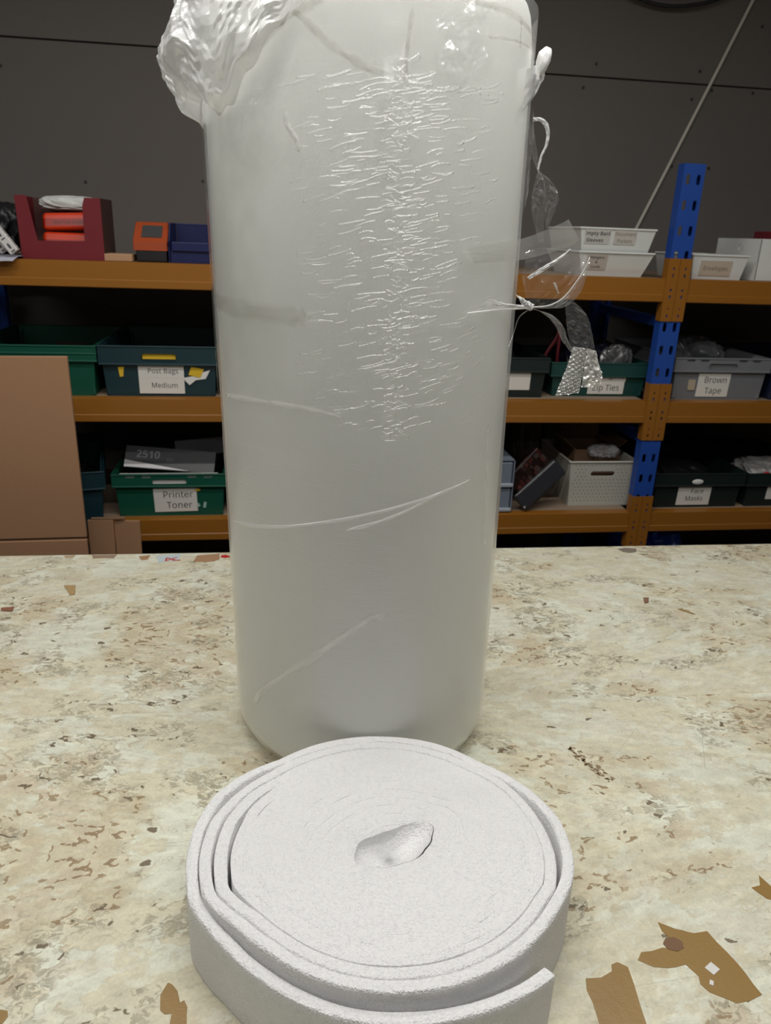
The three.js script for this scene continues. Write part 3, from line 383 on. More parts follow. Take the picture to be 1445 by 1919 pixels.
// ---------------------------------------------------------------- lettering
function lines(txt, w, h, o = {}) { // printed paper
  return canvas(Math.round(512 * Math.min(1, w / h)), Math.round(512 * Math.min(1, h / w)), (g, W, H) => {
    g.fillStyle = o.bg ?? '#d9d6d0'; g.fillRect(0, 0, W, H); g.fillStyle = o.ink ?? '#2b2a2c'; g.textAlign = 'center'; g.textBaseline = 'middle';
    for (const [s, x, y, size, bold] of txt) { g.font = (bold ? 'bold ' : '') + Math.round(size * H) + 'px sans-serif'; g.fillText(s, x * W, y * H); }
    if (o.crease) { g.fillStyle = 'rgba(0,0,0,0.07)'; g.fillRect(0, H * o.crease, W, 4); }
  });
}
function label(parent, x, y, z, w, h, txt, tilt = 0, turn = 0, o = {}) { // paper stuck on a face that looks to +z
  const m = std(0xffffff, 0.75, { map: lines(txt, w, h, o) }), g = new THREE.PlaneGeometry(w, h), s = merge(g.translate(0, 0, 0.0012), bx(w, h, 0.001).translate(0, 0, 0.0004));
  const q = part('paper_label', g, m, parent, (o.name ?? 'white paper label') + (txt.length ? ' reading ' + txt.map((t) => t[0]).join(' ') : ''));
  q.geometry = new THREE.BoxGeometry(w, h, 0.001); { const u = q.geometry.attributes.uv; for (let i = 0; i < u.count; i++) { const face = i >> 2; if (face !== 4) u.setXY(i, 0.01, 0.01); } }
  q.position.set(x, y, z); q.rotation.set(tilt, 0, turn); return q;
}

// ---------------------------------------------------------------- crates
function crate(lab, o) {
  const { x0, x1, top, base, zf, depth = 0.5, mat, taper = 0.009, rim = 0.05, holes = true, slots = 0, group } = o;
  const w = x1 - x0, h = top - base, t = thing('storage_crate', [(x0 + x1) / 2, base, zf - depth / 2], lab, 'crate', o.turn ?? 0, group);
  const lip = 0.007, wt = w - 2 * lip, wb = wt - 2 * taper, dt = depth - 2 * lip, db = dt - 2 * taper, th = 0.004, bh = h - 0.004;
  const panel = (a, b, hole) => { const s = poly([[-b / 2, 0], [b / 2, 0], [a / 2, bh], [-a / 2, bh]]); if (hole) s.holes.push(slot(0, bh - rim - 0.012 + (o.holeUp ?? 0), a * 0.3, 0.017)); return ext(s, th); };
  const an = Math.atan(taper / h), place = (g, d, ry) => g.rotateX(an).translate(0, 0, d / 2 - th).rotateY(ry).translate(0, 0.002, 0);
  const ribs = []; for (let i = 0; i < 5; i++) for (const z of [-1, 1]) ribs.push(bx(0.003, h * 0.6, 0.003).rotateX(0).translate((i - 2) * wb / 4.6, h * 0.3, z * (db / 2 + taper * 0.32)));
  part('body', merge(place(panel(wt, wb, holes), db, 0), place(panel(wt, wb, holes), db, Math.PI), place(panel(dt, db, false), wb, Math.PI / 2), place(panel(dt, db, false), wb, -Math.PI / 2), bx(wb, 0.005, db, 0, 0.0025, 0)), mat, t);
  const band = (len, sl, front) => { const s = poly([[-len / 2, 0], [len / 2, 0], [len / 2, rim], [-len / 2, rim]]); if (sl) for (const k of [-0.34, -0.2, 0.2, 0.34]) s.holes.push(slot(k * len, rim * 0.8, len * 0.085, rim * 0.18)); if (front && o.rimHole) s.holes.push(slot(0, rim * 0.40, len * 0.3, rim * 0.42)); return ext(s, 0.004); };
  const ridge = (yy, out) => [rb(w + out, 0.006, 0.006, 0.002, 0, yy, depth / 2 - 0.002), rb(w + out, 0.006, 0.006, 0.002, 0, yy, -depth / 2 + 0.002), rb(0.006, 0.006, depth, 0.002, w / 2 - 0.002, yy, 0), rb(0.006, 0.006, depth, 0.002, -w / 2 + 0.002, yy, 0)];
  const y0 = h - rim;
  part('rim', merge(band(w, slots, true).translate(0, y0, depth / 2 - 0.005), band(w, false).rotateY(Math.PI).translate(0, y0, -depth / 2 + 0.005), band(depth, false).rotateY(Math.PI / 2).translate(w / 2 - 0.005, y0, 0), band(depth, false).rotateY(-Math.PI / 2).translate(-w / 2 + 0.005, y0, 0), ...ridge(h - 0.003, 0.002), ...ridge(y0 + 0.003, 0), ...(o.midRidge ? ridge(h - rim * 0.5, 0.001) : [])), mat, t);
  for (const [x, z] of [[-1, 1], [1, 1], [-1, -1], [1, -1]]) part('corner_post', rb(0.012, h * 0.9, 0.012, 0.004, x * (wt / 2 - taper - 0.004), h * 0.46, z * (db / 2 - 0.004)), mat, t);
  t.userData.front = { z: depth / 2 - lip - taper, an, w, h, t };
  return t;
}
const zFace = (t, y) => { const f = t.userData.front; return f.z + Math.tan(f.an) * y + 0.0016; };
function stick(t, x, y, w, h, txt, o) { return label(t, x, y, zFace(t, y), w, h, txt, t.userData.front.an, o?.turn ?? 0, o); }
const put = (x0, x1, top, zf) => { const k = zf / -2.4; return { x0: x0 * k, x1: x1 * k, top: 1.65 + (top - 1.65) * k, zf }; };
const crates = {};
{
  const z = -2.43;
  crates.greenL = crate('bright green crate at the left end of the middle shelf', { ...put(-0.9, -0.53, 1.302, z), base: LEVEL[1] + 0.0006, mat: mGreen, midRidge: true });
  crates.post = crate('dark teal crate labelled Post Bags Medium on the middle shelf', { ...put(-0.526, -0.171, 1.304, z), base: LEVEL[1] + 0.0006, mat: mTeal, rim: 0.06, slots: 0, rimHole: true, holes: false });
  stick(crates.post, 0.003, 0.052, 0.137, 0.087, [['Post Bags', 0.54, 0.18, 0.25], ['Medium', 0.56, 0.7, 0.25]], { crease: 0.42 });
  { const f = crates.post; part('yellow_card', bx(0.1, 0.024, 0.002, 0.0, 0.128, 0.25 - 0.0085), mYellow, f, 'yellow card showing in the handle hole');
    part('sticker', ext(poly([[-0.022, 0.0], [0.014, -0.008], [0.026, 0.018], [-0.012, 0.026]]), 0.001).translate(0.107, 0.068, zFace(f, 0.085)), mYellow, f, 'yellow sticker');
    part('torn_label', ext(poly([[-0.04, 0.0], [-0.02, -0.022], [0.0, -0.006], [0.03, -0.002], [0.045, 0.026], [0.02, 0.018], [-0.01, 0.006]]), 0.0006).translate(0.107, 0.058, zFace(f, 0.07)), mPaper, f, 'torn white label');
    part('sticker', ext(poly([[-0.008, 0.02], [0.01, 0.022], [0.006, -0.008], [-0.004, -0.01]]), 0.001).translate(-0.117, 0.07, zFace(f, 0.08)), mYellow, f, 'small yellow tab'); }
  crates.greenM = crate('bright green crate half hidden behind the tall roll, middle shelf', { ...put(-0.166, 0.19, 1.29, z), base: LEVEL[1] + 0.0006, mat: mGreen, midRidge: true });
  crates.darkM = crate('blackish green crate just right of the tall roll, middle shelf', { ...put(0.535, 0.888, 1.285, -2.45), base: LEVEL[1] + 0.0006, mat: mDarkGreen });
  stick(crates.darkM, 0.03, 0.068, 0.18, 0.085, [['Small', 0.5, 0.3, 0.24], ['Bags', 0.5, 0.7, 0.24]].slice(0, 0));
  crates.zip = crate('forest green crate labelled Bungees and Zip Ties on the middle shelf', { ...put(0.894, 1.238, 1.272, -2.48), depth: 0.42, base: LEVEL[1] + 0.0006, mat: mForest });
  stick(crates.zip, 0.031, 0.074, 0.13, 0.046, [['Bungees', 0.55, 0.5, 0.62]]);
  stick(crates.zip, 0.028, 0.03, 0.13, 0.044, [['Zip Ties', 0.5, 0.5, 0.66]]).position.z += 0.0012;
  crates.brown = crate('grey crate labelled Brown Tape right of the blue upright', { ...put(1.322, 1.672, 1.293, -2.44), base: LEVEL[1] + 0.0006, mat: mGreyPl, slots: 1, rimHole: true, holes: false });
  stick(crates.brown, -0.02, 0.05, 0.118, 0.082, [['Brown', 0.55, 0.28, 0.36], ['Tape', 0.53, 0.74, 0.36]]);
  part('sticker', bx(0.026, 0.036, 0.001, -0.1, 0.05, zFace(crates.brown, 0.05)), mBeige, crates.brown, 'worn beige sticker');
  crates.navy = crate('dark navy crate at the right edge of the middle shelf', { ...put(1.68, 2.03, 1.285, -2.44), base: LEVEL[1] + 0.0006, mat: mNavy });
  // lower shelf
  crates.tealLow = crate('dark teal crate jutting out beside the cardboard, lower shelf', { ...put(-0.905, -0.596, 0.9, -2.31), turn: 0.2, base: LEVEL[2] + 0.0006, mat: mTeal, rim: 0.06 });
  crates.toner = crate('green crate labelled Printer Toner on the lower shelf', { ...put(-0.52, -0.162, 0.9, z), base: LEVEL[2] + 0.0006, mat: mGreen, rim: 0.046, slots: 1, rimHole: true, holes: false });
  stick(crates.toner, 0.015, 0.056, 0.138, 0.083, [['Printer', 0.56, 0.27, 0.38], ['Toner', 0.58, 0.72, 0.38]], { turn: 0.02 });
  { const f = crates.toner; part('white_sheet', bx(0.31, 0.036, 0.002, 0.0, 0.131, 0.25 - 0.0085), mPaper, f, 'white paper showing through the handle hole');
    part('sticker', new THREE.CylinderGeometry(0.011, 0.011, 0.001, 18).rotateX(Math.PI / 2).scale(1, 0.45, 1).translate(0.085, 0.091, zFace(f, 0.091)), mYellow, f, 'small yellow oval sticker');
    part('scuff', merge(bx(0.012, 0.012, 0.0006).rotateZ(0.5).translate(0.086, 0.036, zFace(f, 0.036)), bx(0.009, 0.02, 0.0006).rotateZ(-0.2).translate(0.108, 0.037, zFace(f, 0.037))), std(C3(0.3, 0.45, 0.4), 0.8), f, 'pale scuff marks'); }
  crates.face = crate('blackish green crate labelled Face Masks on the lower shelf', { ...put(1.32, 1.665, 0.888, -2.44), base: LEVEL[2] + 0.0006, mat: mDarkGreen });
  stick(crates.face, -0.012, 0.046, 0.128, 0.074, [['Face', 0.58, 0.27, 0.34], ['Masks', 0.52, 0.66, 0.34]]);
  part('tissue', new THREE.SphereGeometry(1, 14, 10).scale(0.022, 0.010, 0.004).translate(-0.012, 0.101, 0.25), mPaper, crates.face, 'white scrap in the handle hole');
  crates.faceR = crate('blackish green crate at the right edge of the lower shelf', { ...put(1.672, 2.02, 0.886, -2.44), base: LEVEL[2] + 0.0006, mat: mDarkGreen });
  stick(crates.faceR, -0.025, 0.07, 0.12, 0.085, [['Gloves', 0.5, 0.4, 0.26]].slice(0, 0));
  // printed toner box text
}
for (const t of Object.values(crates)) delete t.userData.front;

// lumps of crumpled bags
function lump(name, lab, cat, [x, y, z], [w, h, d], mat, rough = 0.35, fr = 2.4, s0 = 0) {
  const g = mergeVertices(new THREE.IcosahedronGeometry(1, 12)), p = g.attributes.position, v = new THREE.Vector3();
  for (let i = 0; i < p.count; i++) { v.fromBufferAttribute(p, i); const n = 1 - rough * Math.abs(2 * fbm(v.x * fr + 20 + s0, v.y * fr + v.z * fr * 1.3 + 40, 3) - 1) * 1.8; const e = 0.75; p.setXYZ(i, Math.sign(v.x) * Math.pow(Math.abs(v.x), e) * n * w / 2, Math.max(-h / 2, Math.sign(v.y) * Math.pow(Math.abs(v.y), e) * n * h / 2), Math.sign(v.z) * Math.pow(Math.abs(v.z), e) * n * d / 2); }
  g.computeVertexNormals(); g.computeBoundingBox(); const lo = g.boundingBox.min.y;
  const m = mesh(name, g, mat); m.position.set(x, y - lo, z); return tag(m, lab, cat);
}
const clear = (o = {}) => film({ transmission: 0.7, roughness: 0.2, ...o });
{
  const b1 = LEVEL[1] + 0.008, b2 = LEVEL[2] + 0.008;
  // toner boxes in the green crate: black carton with a white wedge and number, tilted
  const K = crates.toner.position, cb = (name, lab, w, h, d, x, y, z, rx, rz, mat) => { const t = thing(name, [K.x + x, y, K.z + z], lab, 'box'); t.rotation.set(rx, 0, rz); return t; };
  const tb = cb('toner_box', 'black toner carton printed 2510 leaning in the green crate', 0, 0, 0, -0.002, 0.862, 0.1, -0.62, -0.09);
  const tt = canvas(512, 128, (g, W, H) => { g.fillStyle = '#17161c'; g.fillRect(0, 0, W, H); g.fillStyle = '#6d6d74'; g.font = 'bold 62px sans-serif'; g.textAlign = 'left'; g.fillText('2510', 60, 66); g.font = '26px sans-serif'; g.fillText('e.c.', 236, 74); g.fillStyle = '#c9c6c8'; g.beginPath(); g.moveTo(0, 84); g.lineTo(0, 124); g.lineTo(370, 124); g.fill(); });
  const tg = new THREE.BoxGeometry(0.29, 0.075, 0.2); { const u = tg.attributes.uv; for (let i = 0; i < u.count; i++) if ((i >> 2) !== 4) u.setXY(i, 0.9, 0.1); }
  part('carton', tg, std(0xffffff, 0.4, { map: tt }), tb);
  const wb = cb('toner_box', 'grey white carton behind the black toner carton', 0, 0, 0, 0.075, 0.885, -0.06, -0.5, 0.1);
  part('carton', rb(0.17, 0.06, 0.1, 0.002), std(C3(0.35, 0.35, 0.4), 0.5), wb);
  const bb = cb('toner_box', 'plain black carton lying deep in the green crate', 0, 0, 0, -0.02, 0.785, -0.14, 0, 0);
  part('carton', rb(0.2, 0.06, 0.14, 0.002), mBlack, bb);
  // contents of other crates
  const P = (c, dx = 0, dz = 0) => [crates[c].position.x + dx, 0, crates[c].position.z + dz];
  let q = P('post'); lump('post_bag', 'grey black bundle of post bags inside the teal crate', 'bag', [q[0], b1 + 0.004, q[2]], [0.27, 0.1, 0.4], mBlack);
  q = P('greenL'); lump('packing_bag', 'dark bundle inside the left green crate', 'bag', [q[0], b1 + 0.004, q[2]], [0.28, 0.09, 0.4], mBlack, 0.35, 2.2, 3);
  q = P('zip', -0.1, 0.1); { const tb = (pts) => new THREE.TubeGeometry(new THREE.CatmullRomCurve3(pts.map(([x, y, z]) => new THREE.Vector3(x, y, z))), 20, 0.006, 6).scale(1, 1, 0.5); const m = mesh('red_strap', merge(tb([[-0.05, 0, 0], [-0.035, 0.06, 0.01], [0.0, 0.12, 0.0], [0.012, 0.16, -0.01]]), tb([[0.01, 0, 0.01], [0.006, 0.06, 0.016], [0.008, 0.12, 0.01], [0.012, 0.16, -0.01]])), mRed); m.position.set(q[0] - 0.03, b1 + 0.06, q[2]); tag(m, 'dark red strap sticking up out of the bungee crate', 'strap'); }
  q = P('zip', 0.05, 0); lump('zip_tie_bag', 'dark blue black bag filling the bungee crate', 'bag', [q[0], b1 + 0.002, q[2] - 0.06], [0.22, 0.17, 0.22], std(C3(0.01, 0.012, 0.03), 0.35), 0.4, 2.3, 8);
  lump('zip_tie_bag', 'clear bag standing at the right inside the bungee crate', 'bag', [q[0] + 0.02, b1 + 0.05, q[2] + 0.16], [0.12, 0.12, 0.045], clear({ color: C3(0.25, 0.25, 0.26) }), 0.4, 2.3, 11);
  q = P('darkM', 0.02, 0.0); lump('dark_bag', 'black bag in the crate right of the tall roll', 'bag', [q[0], b1 + 0.004, q[2]], [0.23, 0.14, 0.3], mBlack, 0.3, 2.5, 14);
  q = P('brown'); lump('tape_bag', 'clear crumpled bag inside the grey crate', 'bag', [q[0] + 0.015, b1 + 0.002, q[2] - 0.02], [0.24, 0.18, 0.27], clear({ color: C3(0.4, 0.42, 0.45) }), 0.4, 2.3, 17);
  q = P('face'); lump('mask_bag', 'black bag inside the face masks crate', 'bag', [q[0], b2 + 0.004, q[2]], [0.27, 0.12, 0.36], mBlack, 0.35, 2.4, 19);
  q = P('faceR'); const rb0 = lump('carrier_bag', 'white bag with a red print in the rightmost lower crate', 'bag', [q[0] - 0.03, b2 + 0.06, q[2] + 0.12], [0.24, 0.085, 0.2], std(C3(0.35, 0.34, 0.33), 0.4), 0.4, 2.6, 23);
  part('red_print', new THREE.SphereGeometry(1, 12, 8).scale(0.012, 0.008, 0.004).translate(-0.055, 0.012, 0.098), mRedBright, rb0);
  q = P('tealLow'); lump('dark_bag', 'black bag in the jutting teal crate', 'bag', [q[0], b2 + 0.004, q[2]], [0.24, 0.13, 0.35], mBlack, 0.35, 2.4, 27);
}

// ---------------------------------------------------------------- white woven basket, drawers, pouches on the lower shelf
function basket(lab, x0, x1, top, base, zf, depth, mat, cell, handle) {
  const w = x1 - x0, h = top - base, t = thing('basket', [(x0 + x1) / 2, base, zf - depth / 2], lab, 'basket');
  const tp = 0.0, an = 0.075, bw = w - 2 * h * Math.tan(an), bd = depth - 2 * h * Math.tan(an), th = 0.004;
  const face = (a, b, pattern) => {
    const s = poly([[-b / 2, 0], [b / 2, 0], [a / 2, h], [-a / 2, h]]), hx = 0, hy = h * 0.74;
    if (pattern && handle) s.holes.push(slot(hx, hy, w * 0.36, h * 0.11));
    const holes = [];
    if (pattern) { const rows = Math.floor((h - 0.016) / cell), cols = Math.floor(b / cell); for (let j = 0; j < rows; j++) for (let i = 0; i < cols; i++) { const y = 0.012 + (j + 0.5) * cell, x = (i - (cols - 1) / 2 + (j % 2 ? 0.25 : -0.25)) * cell * (1 + (a / b - 1) * y / h); if (handle && Math.abs(x) < w * 0.22 && Math.abs(y - hy) < h * 0.11) continue; if (Math.abs(x) > b / 2 - 0.008) continue; s.holes.push(slot(x - cell * 0.2, y, cell * 0.34, cell * 0.3)); } }
    return ext(s, th);
  };
  const place = (g, d, ry) => g.rotateX(an).translate(0, 0, d / 2 - th).rotateY(ry);
  part('front_panel', place(face(w, bw, true), bd, 0), mat, t);
  part('side_panel', place(face(depth, bd, false), bw, -Math.PI / 2), mat, t); part('side_panel', place(face(depth, bd, false), bw, Math.PI / 2), mat, t);
  part('back_panel', place(face(w, bw, false), bd, Math.PI), mat, t);
  part('base', bx(bw, 0.004, bd, 0, 0.002, 0), mat, t);
  part('rim', merge(rb(w + 0.006, 0.007, 0.008, 0.003, 0, h, depth / 2), rb(w + 0.006, 0.007, 0.008, 0.003, 0, h, -depth / 2), rb(0.008, 0.007, depth, 0.003, w / 2, h, 0), rb(0.008, 0.007, depth, 0.003, -w / 2, h, 0)), mat, t);
  return t;
}
{
  const z = -2.475, k = z / -2.4, B = LEVEL[2] + 0.0006;
  const mWhiteB = std(C3(0.5, 0.49, 0.43), 0.6);
  const bt = basket('white woven plastic basket with a slot handle on the lower shelf', 1.0 * k, 1.243 * k, 1.65 - (1.65 - 0.932) * k, B, z, 0.32, mWhiteB, 0.0135, true);
  const bo = thing('carton', [1.16, B + 0.006, -2.655], 'open brown carton standing inside the white basket', 'carton'); bo.rotation.y = 0.0;
  part('carton_wall', merge(bx(0.17, 0.185, 0.003, 0, 0.0925, 0.1), bx(0.17, 0.185, 0.003, 0, 0.0925, -0.1), bx(0.003, 0.185, 0.2, -0.085, 0.0925, 0), bx(0.003, 0.185, 0.2, 0.085, 0.0925, 0), bx(0.17, 0.003, 0.2, 0, 0.0015, 0)), mCardDark, bo);
  part('flap', bx(0.003, 0.075, 0.2).rotateZ(0.85).translate(-0.108, 0.206, 0), mCardDark, bo); part('flap', bx(0.003, 0.05, 0.18).rotateZ(-0.9).translate(0.096, 0.2, 0), mCardDark, bo); part('flap', bx(0.17, 0.1, 0.003).rotateX(-0.25).translate(0, 0.235, -0.113), mCardDark, bo);
  lump('clear_bag', 'glinting clear bag on top of the white basket', 'bag', [1.17, 0.912, -2.53], [0.12, 0.05, 0.08], clear({ transmission: 0.8 }), 0.45, 2.6, 31);
  lump('clear_bag', 'dim clear bag standing behind the white basket', 'bag', [1.0, LEVEL[2] + 0.001, -2.875], [0.14, 0.29, 0.12], std(C3(0.09, 0.07, 0.06), 0.5), 0.4, 2.2, 35);
  basket('beige woven basket half hidden behind the tall roll', -0.157, 0.06, 0.9, B, -2.46, 0.3, mBeige, 0.0145, false);
  // drawer tower
  const dw = thing('drawer_unit', [0.703, B + 0.0005, -2.57], 'blue grey plastic drawer unit beside the tall roll', 'drawers');
  const mD = std(C3(0.17, 0.2, 0.25), 0.45), mDl = std(C3(0.33, 0.36, 0.4), 0.45);
  part('shell', merge(bx(0.004, 0.19, 0.28, -0.108, 0.095, 0), bx(0.004, 0.19, 0.28, 0.108, 0.095, 0), bx(0.22, 0.004, 0.28, 0, 0.188, 0), bx(0.22, 0.004, 0.28, 0, 0.002, 0), bx(0.22, 0.19, 0.004, 0, 0.095, -0.138)), mD, dw);
  for (const y of [0.05, 0.14]) { const d = part('drawer', rb(0.205, 0.08, 0.25, 0.004, 0, y, 0.014), mD, dw); part('drawer_lip', rb(0.216, 0.013, 0.014, 0.004, 0, y - 0.041, 0.142), mDl, d, 'lighter lip'); }
  // leaning pouches
  const pouch = (lab, x, y, zz, w, h, d, rz, mat, band) => { const t = thing('pouch', [x, y, zz], lab, 'pouch'); t.rotation.set(-0.12, 0.15, rz); const g = new RoundedBoxGeometry(w, h, d, 5, d * 0.45), p = g.attributes.position; for (let i = 0; i < p.count; i++) { const u = p.getX(i) / w, v = p.getY(i) / h; p.setZ(i, p.getZ(i) * (1.15 - 1.6 * Math.max(u * u, v * v)) + 0.006 * Math.sin(u * 5 + v * 3)); } g.computeVertexNormals(); part('wrapper', g, mat, t); if (band) part('seal', rb(w * 0.98, 0.016, d * 0.5, 0.004, 0, -h / 2 + 0.012, 0.004), std(C3(0.45, 0.45, 0.47), 0.3), t, 'pale sealed edge'); return t; };
  const printed = canvas(256, 256, (g, W, H) => { g.fillStyle = '#2c1c1a'; g.fillRect(0, 0, W, H); for (let i = 0; i < 60; i++) { g.fillStyle = ['#5a2a26', '#3a2622', '#6a3a34', '#241616', '#574a46'][i % 5]; g.fillRect(rnd() * W, rnd() * H, 20 + rnd() * 50, 8 + rnd() * 26); } });
  pouch('dark red printed pouch leaning against the white basket', 0.91, 0.852, -2.54, 0.11, 0.165, 0.02, -0.8, std(0xffffff, 0.35, { map: printed }), false);
  pouch('black glossy pouch with a pale sealed edge below the red pouch', 0.915, 0.836, -2.45, 0.2, 0.07, 0.022, 0.72, std(C3(0.03, 0.03, 0.035), 0.25), true);
  pouch('crumpled grey pouch lying under the black pouch', 0.945, 0.798, -2.5, 0.12, 0.035, 0.035, 0.72, std(C3(0.05, 0.05, 0.05), 0.4), false);
  // bottom level
  lump('blue_bag', 'crumpled bright blue bag on the bottom shelf right of the upright', 'bag', [1.44, LEVEL[3] + 0.0, -2.62], [0.27, 0.33, 0.32], std(C3(0.012, 0.05, 0.3), 0.35), 0.3, 2.5, 41);
}

// ---------------------------------------------------------------- top shelf
{
  const B = LEVEL[0] + 0.0006;
  // red display carton
  {
    const z = -2.43, [xa, ya] = carry(-0.708, 1.711, z), [xb] = carry(-0.48, 1.711, z), w = xb - xa, h = ya - B, D = 0.17;
    const t = thing('display_carton', [(xa + xb) / 2, B, z - D / 2], 'dark red cardboard display carton on the left of the top shelf', 'carton');
    const s = poly([[-w / 2 + 0.004, 0], [w / 2, 0], [w / 2, h], [w / 2 - 0.043, h], [w / 2 - 0.05, h - 0.022], [w / 2 - 0.052, 0.052], [-w / 2 + 0.05, 0.05], [-w / 2 + 0.036, h - 0.03], [-w / 2 + 0.032, h], [-w / 2, h]]);
    part('front_panel', ext(s, 0.003).translate(0, 0, D / 2 - 0.003), mRed, t);
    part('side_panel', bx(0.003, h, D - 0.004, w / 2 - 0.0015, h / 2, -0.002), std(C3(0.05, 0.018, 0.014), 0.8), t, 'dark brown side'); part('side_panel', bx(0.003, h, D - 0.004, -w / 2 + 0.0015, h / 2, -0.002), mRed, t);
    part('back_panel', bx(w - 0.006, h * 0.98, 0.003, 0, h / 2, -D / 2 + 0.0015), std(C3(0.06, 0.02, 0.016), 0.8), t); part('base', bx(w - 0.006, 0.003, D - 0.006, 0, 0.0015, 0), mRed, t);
    const print = (n) => canvas(512, 128, (g, W, H) => { g.fillStyle = '#c8340c'; g.fillRect(0, 0, W, H); g.fillStyle = '#981c0c'; g.fillRect(0, 40, W, 62); g.fillStyle = '#3a0c0a'; g.font = 'bold 38px sans-serif'; g.textAlign = 'center'; g.fillText(n, W / 2, 86); });
    const bag = (lab, y, hh, zz, rz, tx, tilt) => { const b = thing('orange_pack', [(xa + xb) / 2 + 0.012, B + y, z - D / 2 + zz], lab, 'pack', 0, undefined); b.rotation.set(tilt, 0, rz); const g = new RoundedBoxGeometry(0.15, hh, 0.04, 5, 0.012); const p = g.attributes.position; for (let i = 0; i < p.count; i++) { const u = p.getX(i) / 0.15, v = p.getY(i) / hh; p.setZ(i, p.getZ(i) + 0.004 * Math.sin(u * 7 + v * 4)); } g.computeVertexNormals(); part('wrapper', g, std(0xffffff, 0.35, { map: tx }), b); };
    bag('upper orange printed pack inside the red carton', 0.103, 0.05, 0.01, 0.045, print('CREATION PACKET'), -0.1);
    bag('lower orange printed pack inside the red carton', 0.040, 0.066, 0.03, 0.0, print('CREATION PACKET'), -0.12);
    const wbag = lump('white_pack', 'white plastic pack on top of the orange packs', 'pack', [(xa + xb) / 2 + 0.008, B + 0.132, z - D / 2 - 0.03], [0.185, 0.045, 0.06], std(C3(0.55, 0.55, 0.54), 0.4), 0.25, 2, 51);
  }
  // white printed cartons and a loose sheet, far left
  const dots = canvas(128, 512, (g, W, H) => { g.fillStyle = '#cfccca'; g.fillRect(0, 0, W, H); g.fillStyle = '#44434a'; for (let y = 30; y < H; y += 74) { g.beginPath(); g.arc(64, y, 17, 0, 7); g.fill(); g.fillRect(34, y + 26, 60, 7); } });
  [[-0.722, 0.0, 'front printed white stick leaning beside the red carton'], [-0.757, -0.03, 'rear printed white stick leaning at the left end']].forEach(([x, dz, l]) => { const t = thing('white_stick', [x, B + 0.017, -2.40 + dz], l, 'stick'); t.rotation.z = 0.62; part('wrapper', rb(0.026, 0.265, 0.022, 0.003, 0, 0.1325, 0), std(0xffffff, 0.5, { map: dots }), t); });
  lump('black_bag', 'black bag slumped behind the white sticks', 'bag', [-0.83, B, -2.6], [0.22, 0.16, 0.2], mBlack, 0.35, 2.2, 55);
  const sh = mesh('paper_sheet', grid(20, 12, (u, v) => { const x = lerp(-0.9, -0.675 - 0.05 * v, u), z0 = lerp(-2.55, -2.375, v); const over = Math.max(0, z0 + 2.4); return [x, B + 0.0012 + 0.003 * Math.sin(u * 9) * Math.sin(v * 4) * Math.sin(v * 4) - over * 0.5 + (u > 0.8 ? (u - 0.8) * 0.01 : 0) + 0.003, z0]; }), std(C3(0.45, 0.45, 0.52), 0.8, { side: THREE.DoubleSide })); tag(sh, 'loose white paper sheet curling over the orange beam edge', 'paper');
  // strip of wood, orange tool case, blue bin
  { const [x0, y0] = carry(-0.483, 1.56, -2.43), [x1] = carry(-0.404, 1.545, -2.43); const m = mesh('wood_strip', rb(x1 - x0, 0.02, 0.09, 0.002, 0, 0.01, 0), std(C3(0.42, 0.25, 0.14), 0.8)); m.position.set((x0 + x1) / 2, B, -2.475); tag(m, 'short pale wood offcut between red carton and orange case', 'offcut'); }
  { const t = thing('tool_case', [-0.358, B, -2.52], 'orange and black tool case with a dark window', 'case');
    part('base', rb(0.088, 0.035, 0.15, 0.004, 0.002, 0.018, 0), mBlack, t);
    part('body', ext(poly([[0.075, 0.034], [0.075, 0.056], [0.0, 0.108], [-0.07, 0.11], [-0.07, 0.034]]), 0.094, 0.002).rotateY(-Math.PI / 2).translate(0.047, 0, 0), mOrangePl, t);
    part('window', bx(0.058, 0.0025, 0.056).rotateX(0.606).translate(0.003, 0.0845, 0.0388), std(C3(0.06, 0.06, 0.06), 0.3), t, 'dark window'); }
  { const z = -2.44, k = z / -2.4, x0 = -0.301 * k, x1 = -0.155 * k, w = x1 - x0, t = thing('storage_bin', [(x0 + x1) / 2, B, z - 0.1], 'dark blue open fronted plastic parts bin', 'bin'), th = 0.003;
    const side = poly([[0.1, 0], [0.1, 0.045], [0.112, 0.058], [0.085, 0.062], [0.05, 0.108], [-0.1, 0.108], [-0.1, 0]]);
    for (const s of [-1, 1]) part('side_wall', ext(side, th).rotateY(-Math.PI / 2).translate(s * (w / 2 - th / 2) + th / 2, 0, 0), mBinBlue, t);
    part('front_wall', merge(rb(w - 0.012, 0.034, th, 0.001, 0, 0.017, 0.098), rb(w * 0.86, 0.026, 0.006, 0.0025, 0, 0.046, 0.104).rotateX(0.0)), mBinBlue, t);
    part('back_wall', bx(w - 0.008, 0.108, th, 0, 0.054, -0.098), mBinBlue, t); part('base', bx(w - 0.008, th, 0.196, 0, th / 2, 0), mBinBlue, t);
    part('rim', merge(rb(0.008, 0.006, 0.15, 0.002, -w / 2, 0.108, -0.025), rb(0.008, 0.006, 0.15, 0.002, w / 2, 0.108, -0.025), rb(w, 0.006, 0.008, 0.002, 0, 0.108, -0.1)), mBinBlue, t);
    part('screw', new THREE.SphereGeometry(0.0035, 10, 8).translate(0.01, 0.052, -0.08), mSteel, t); }
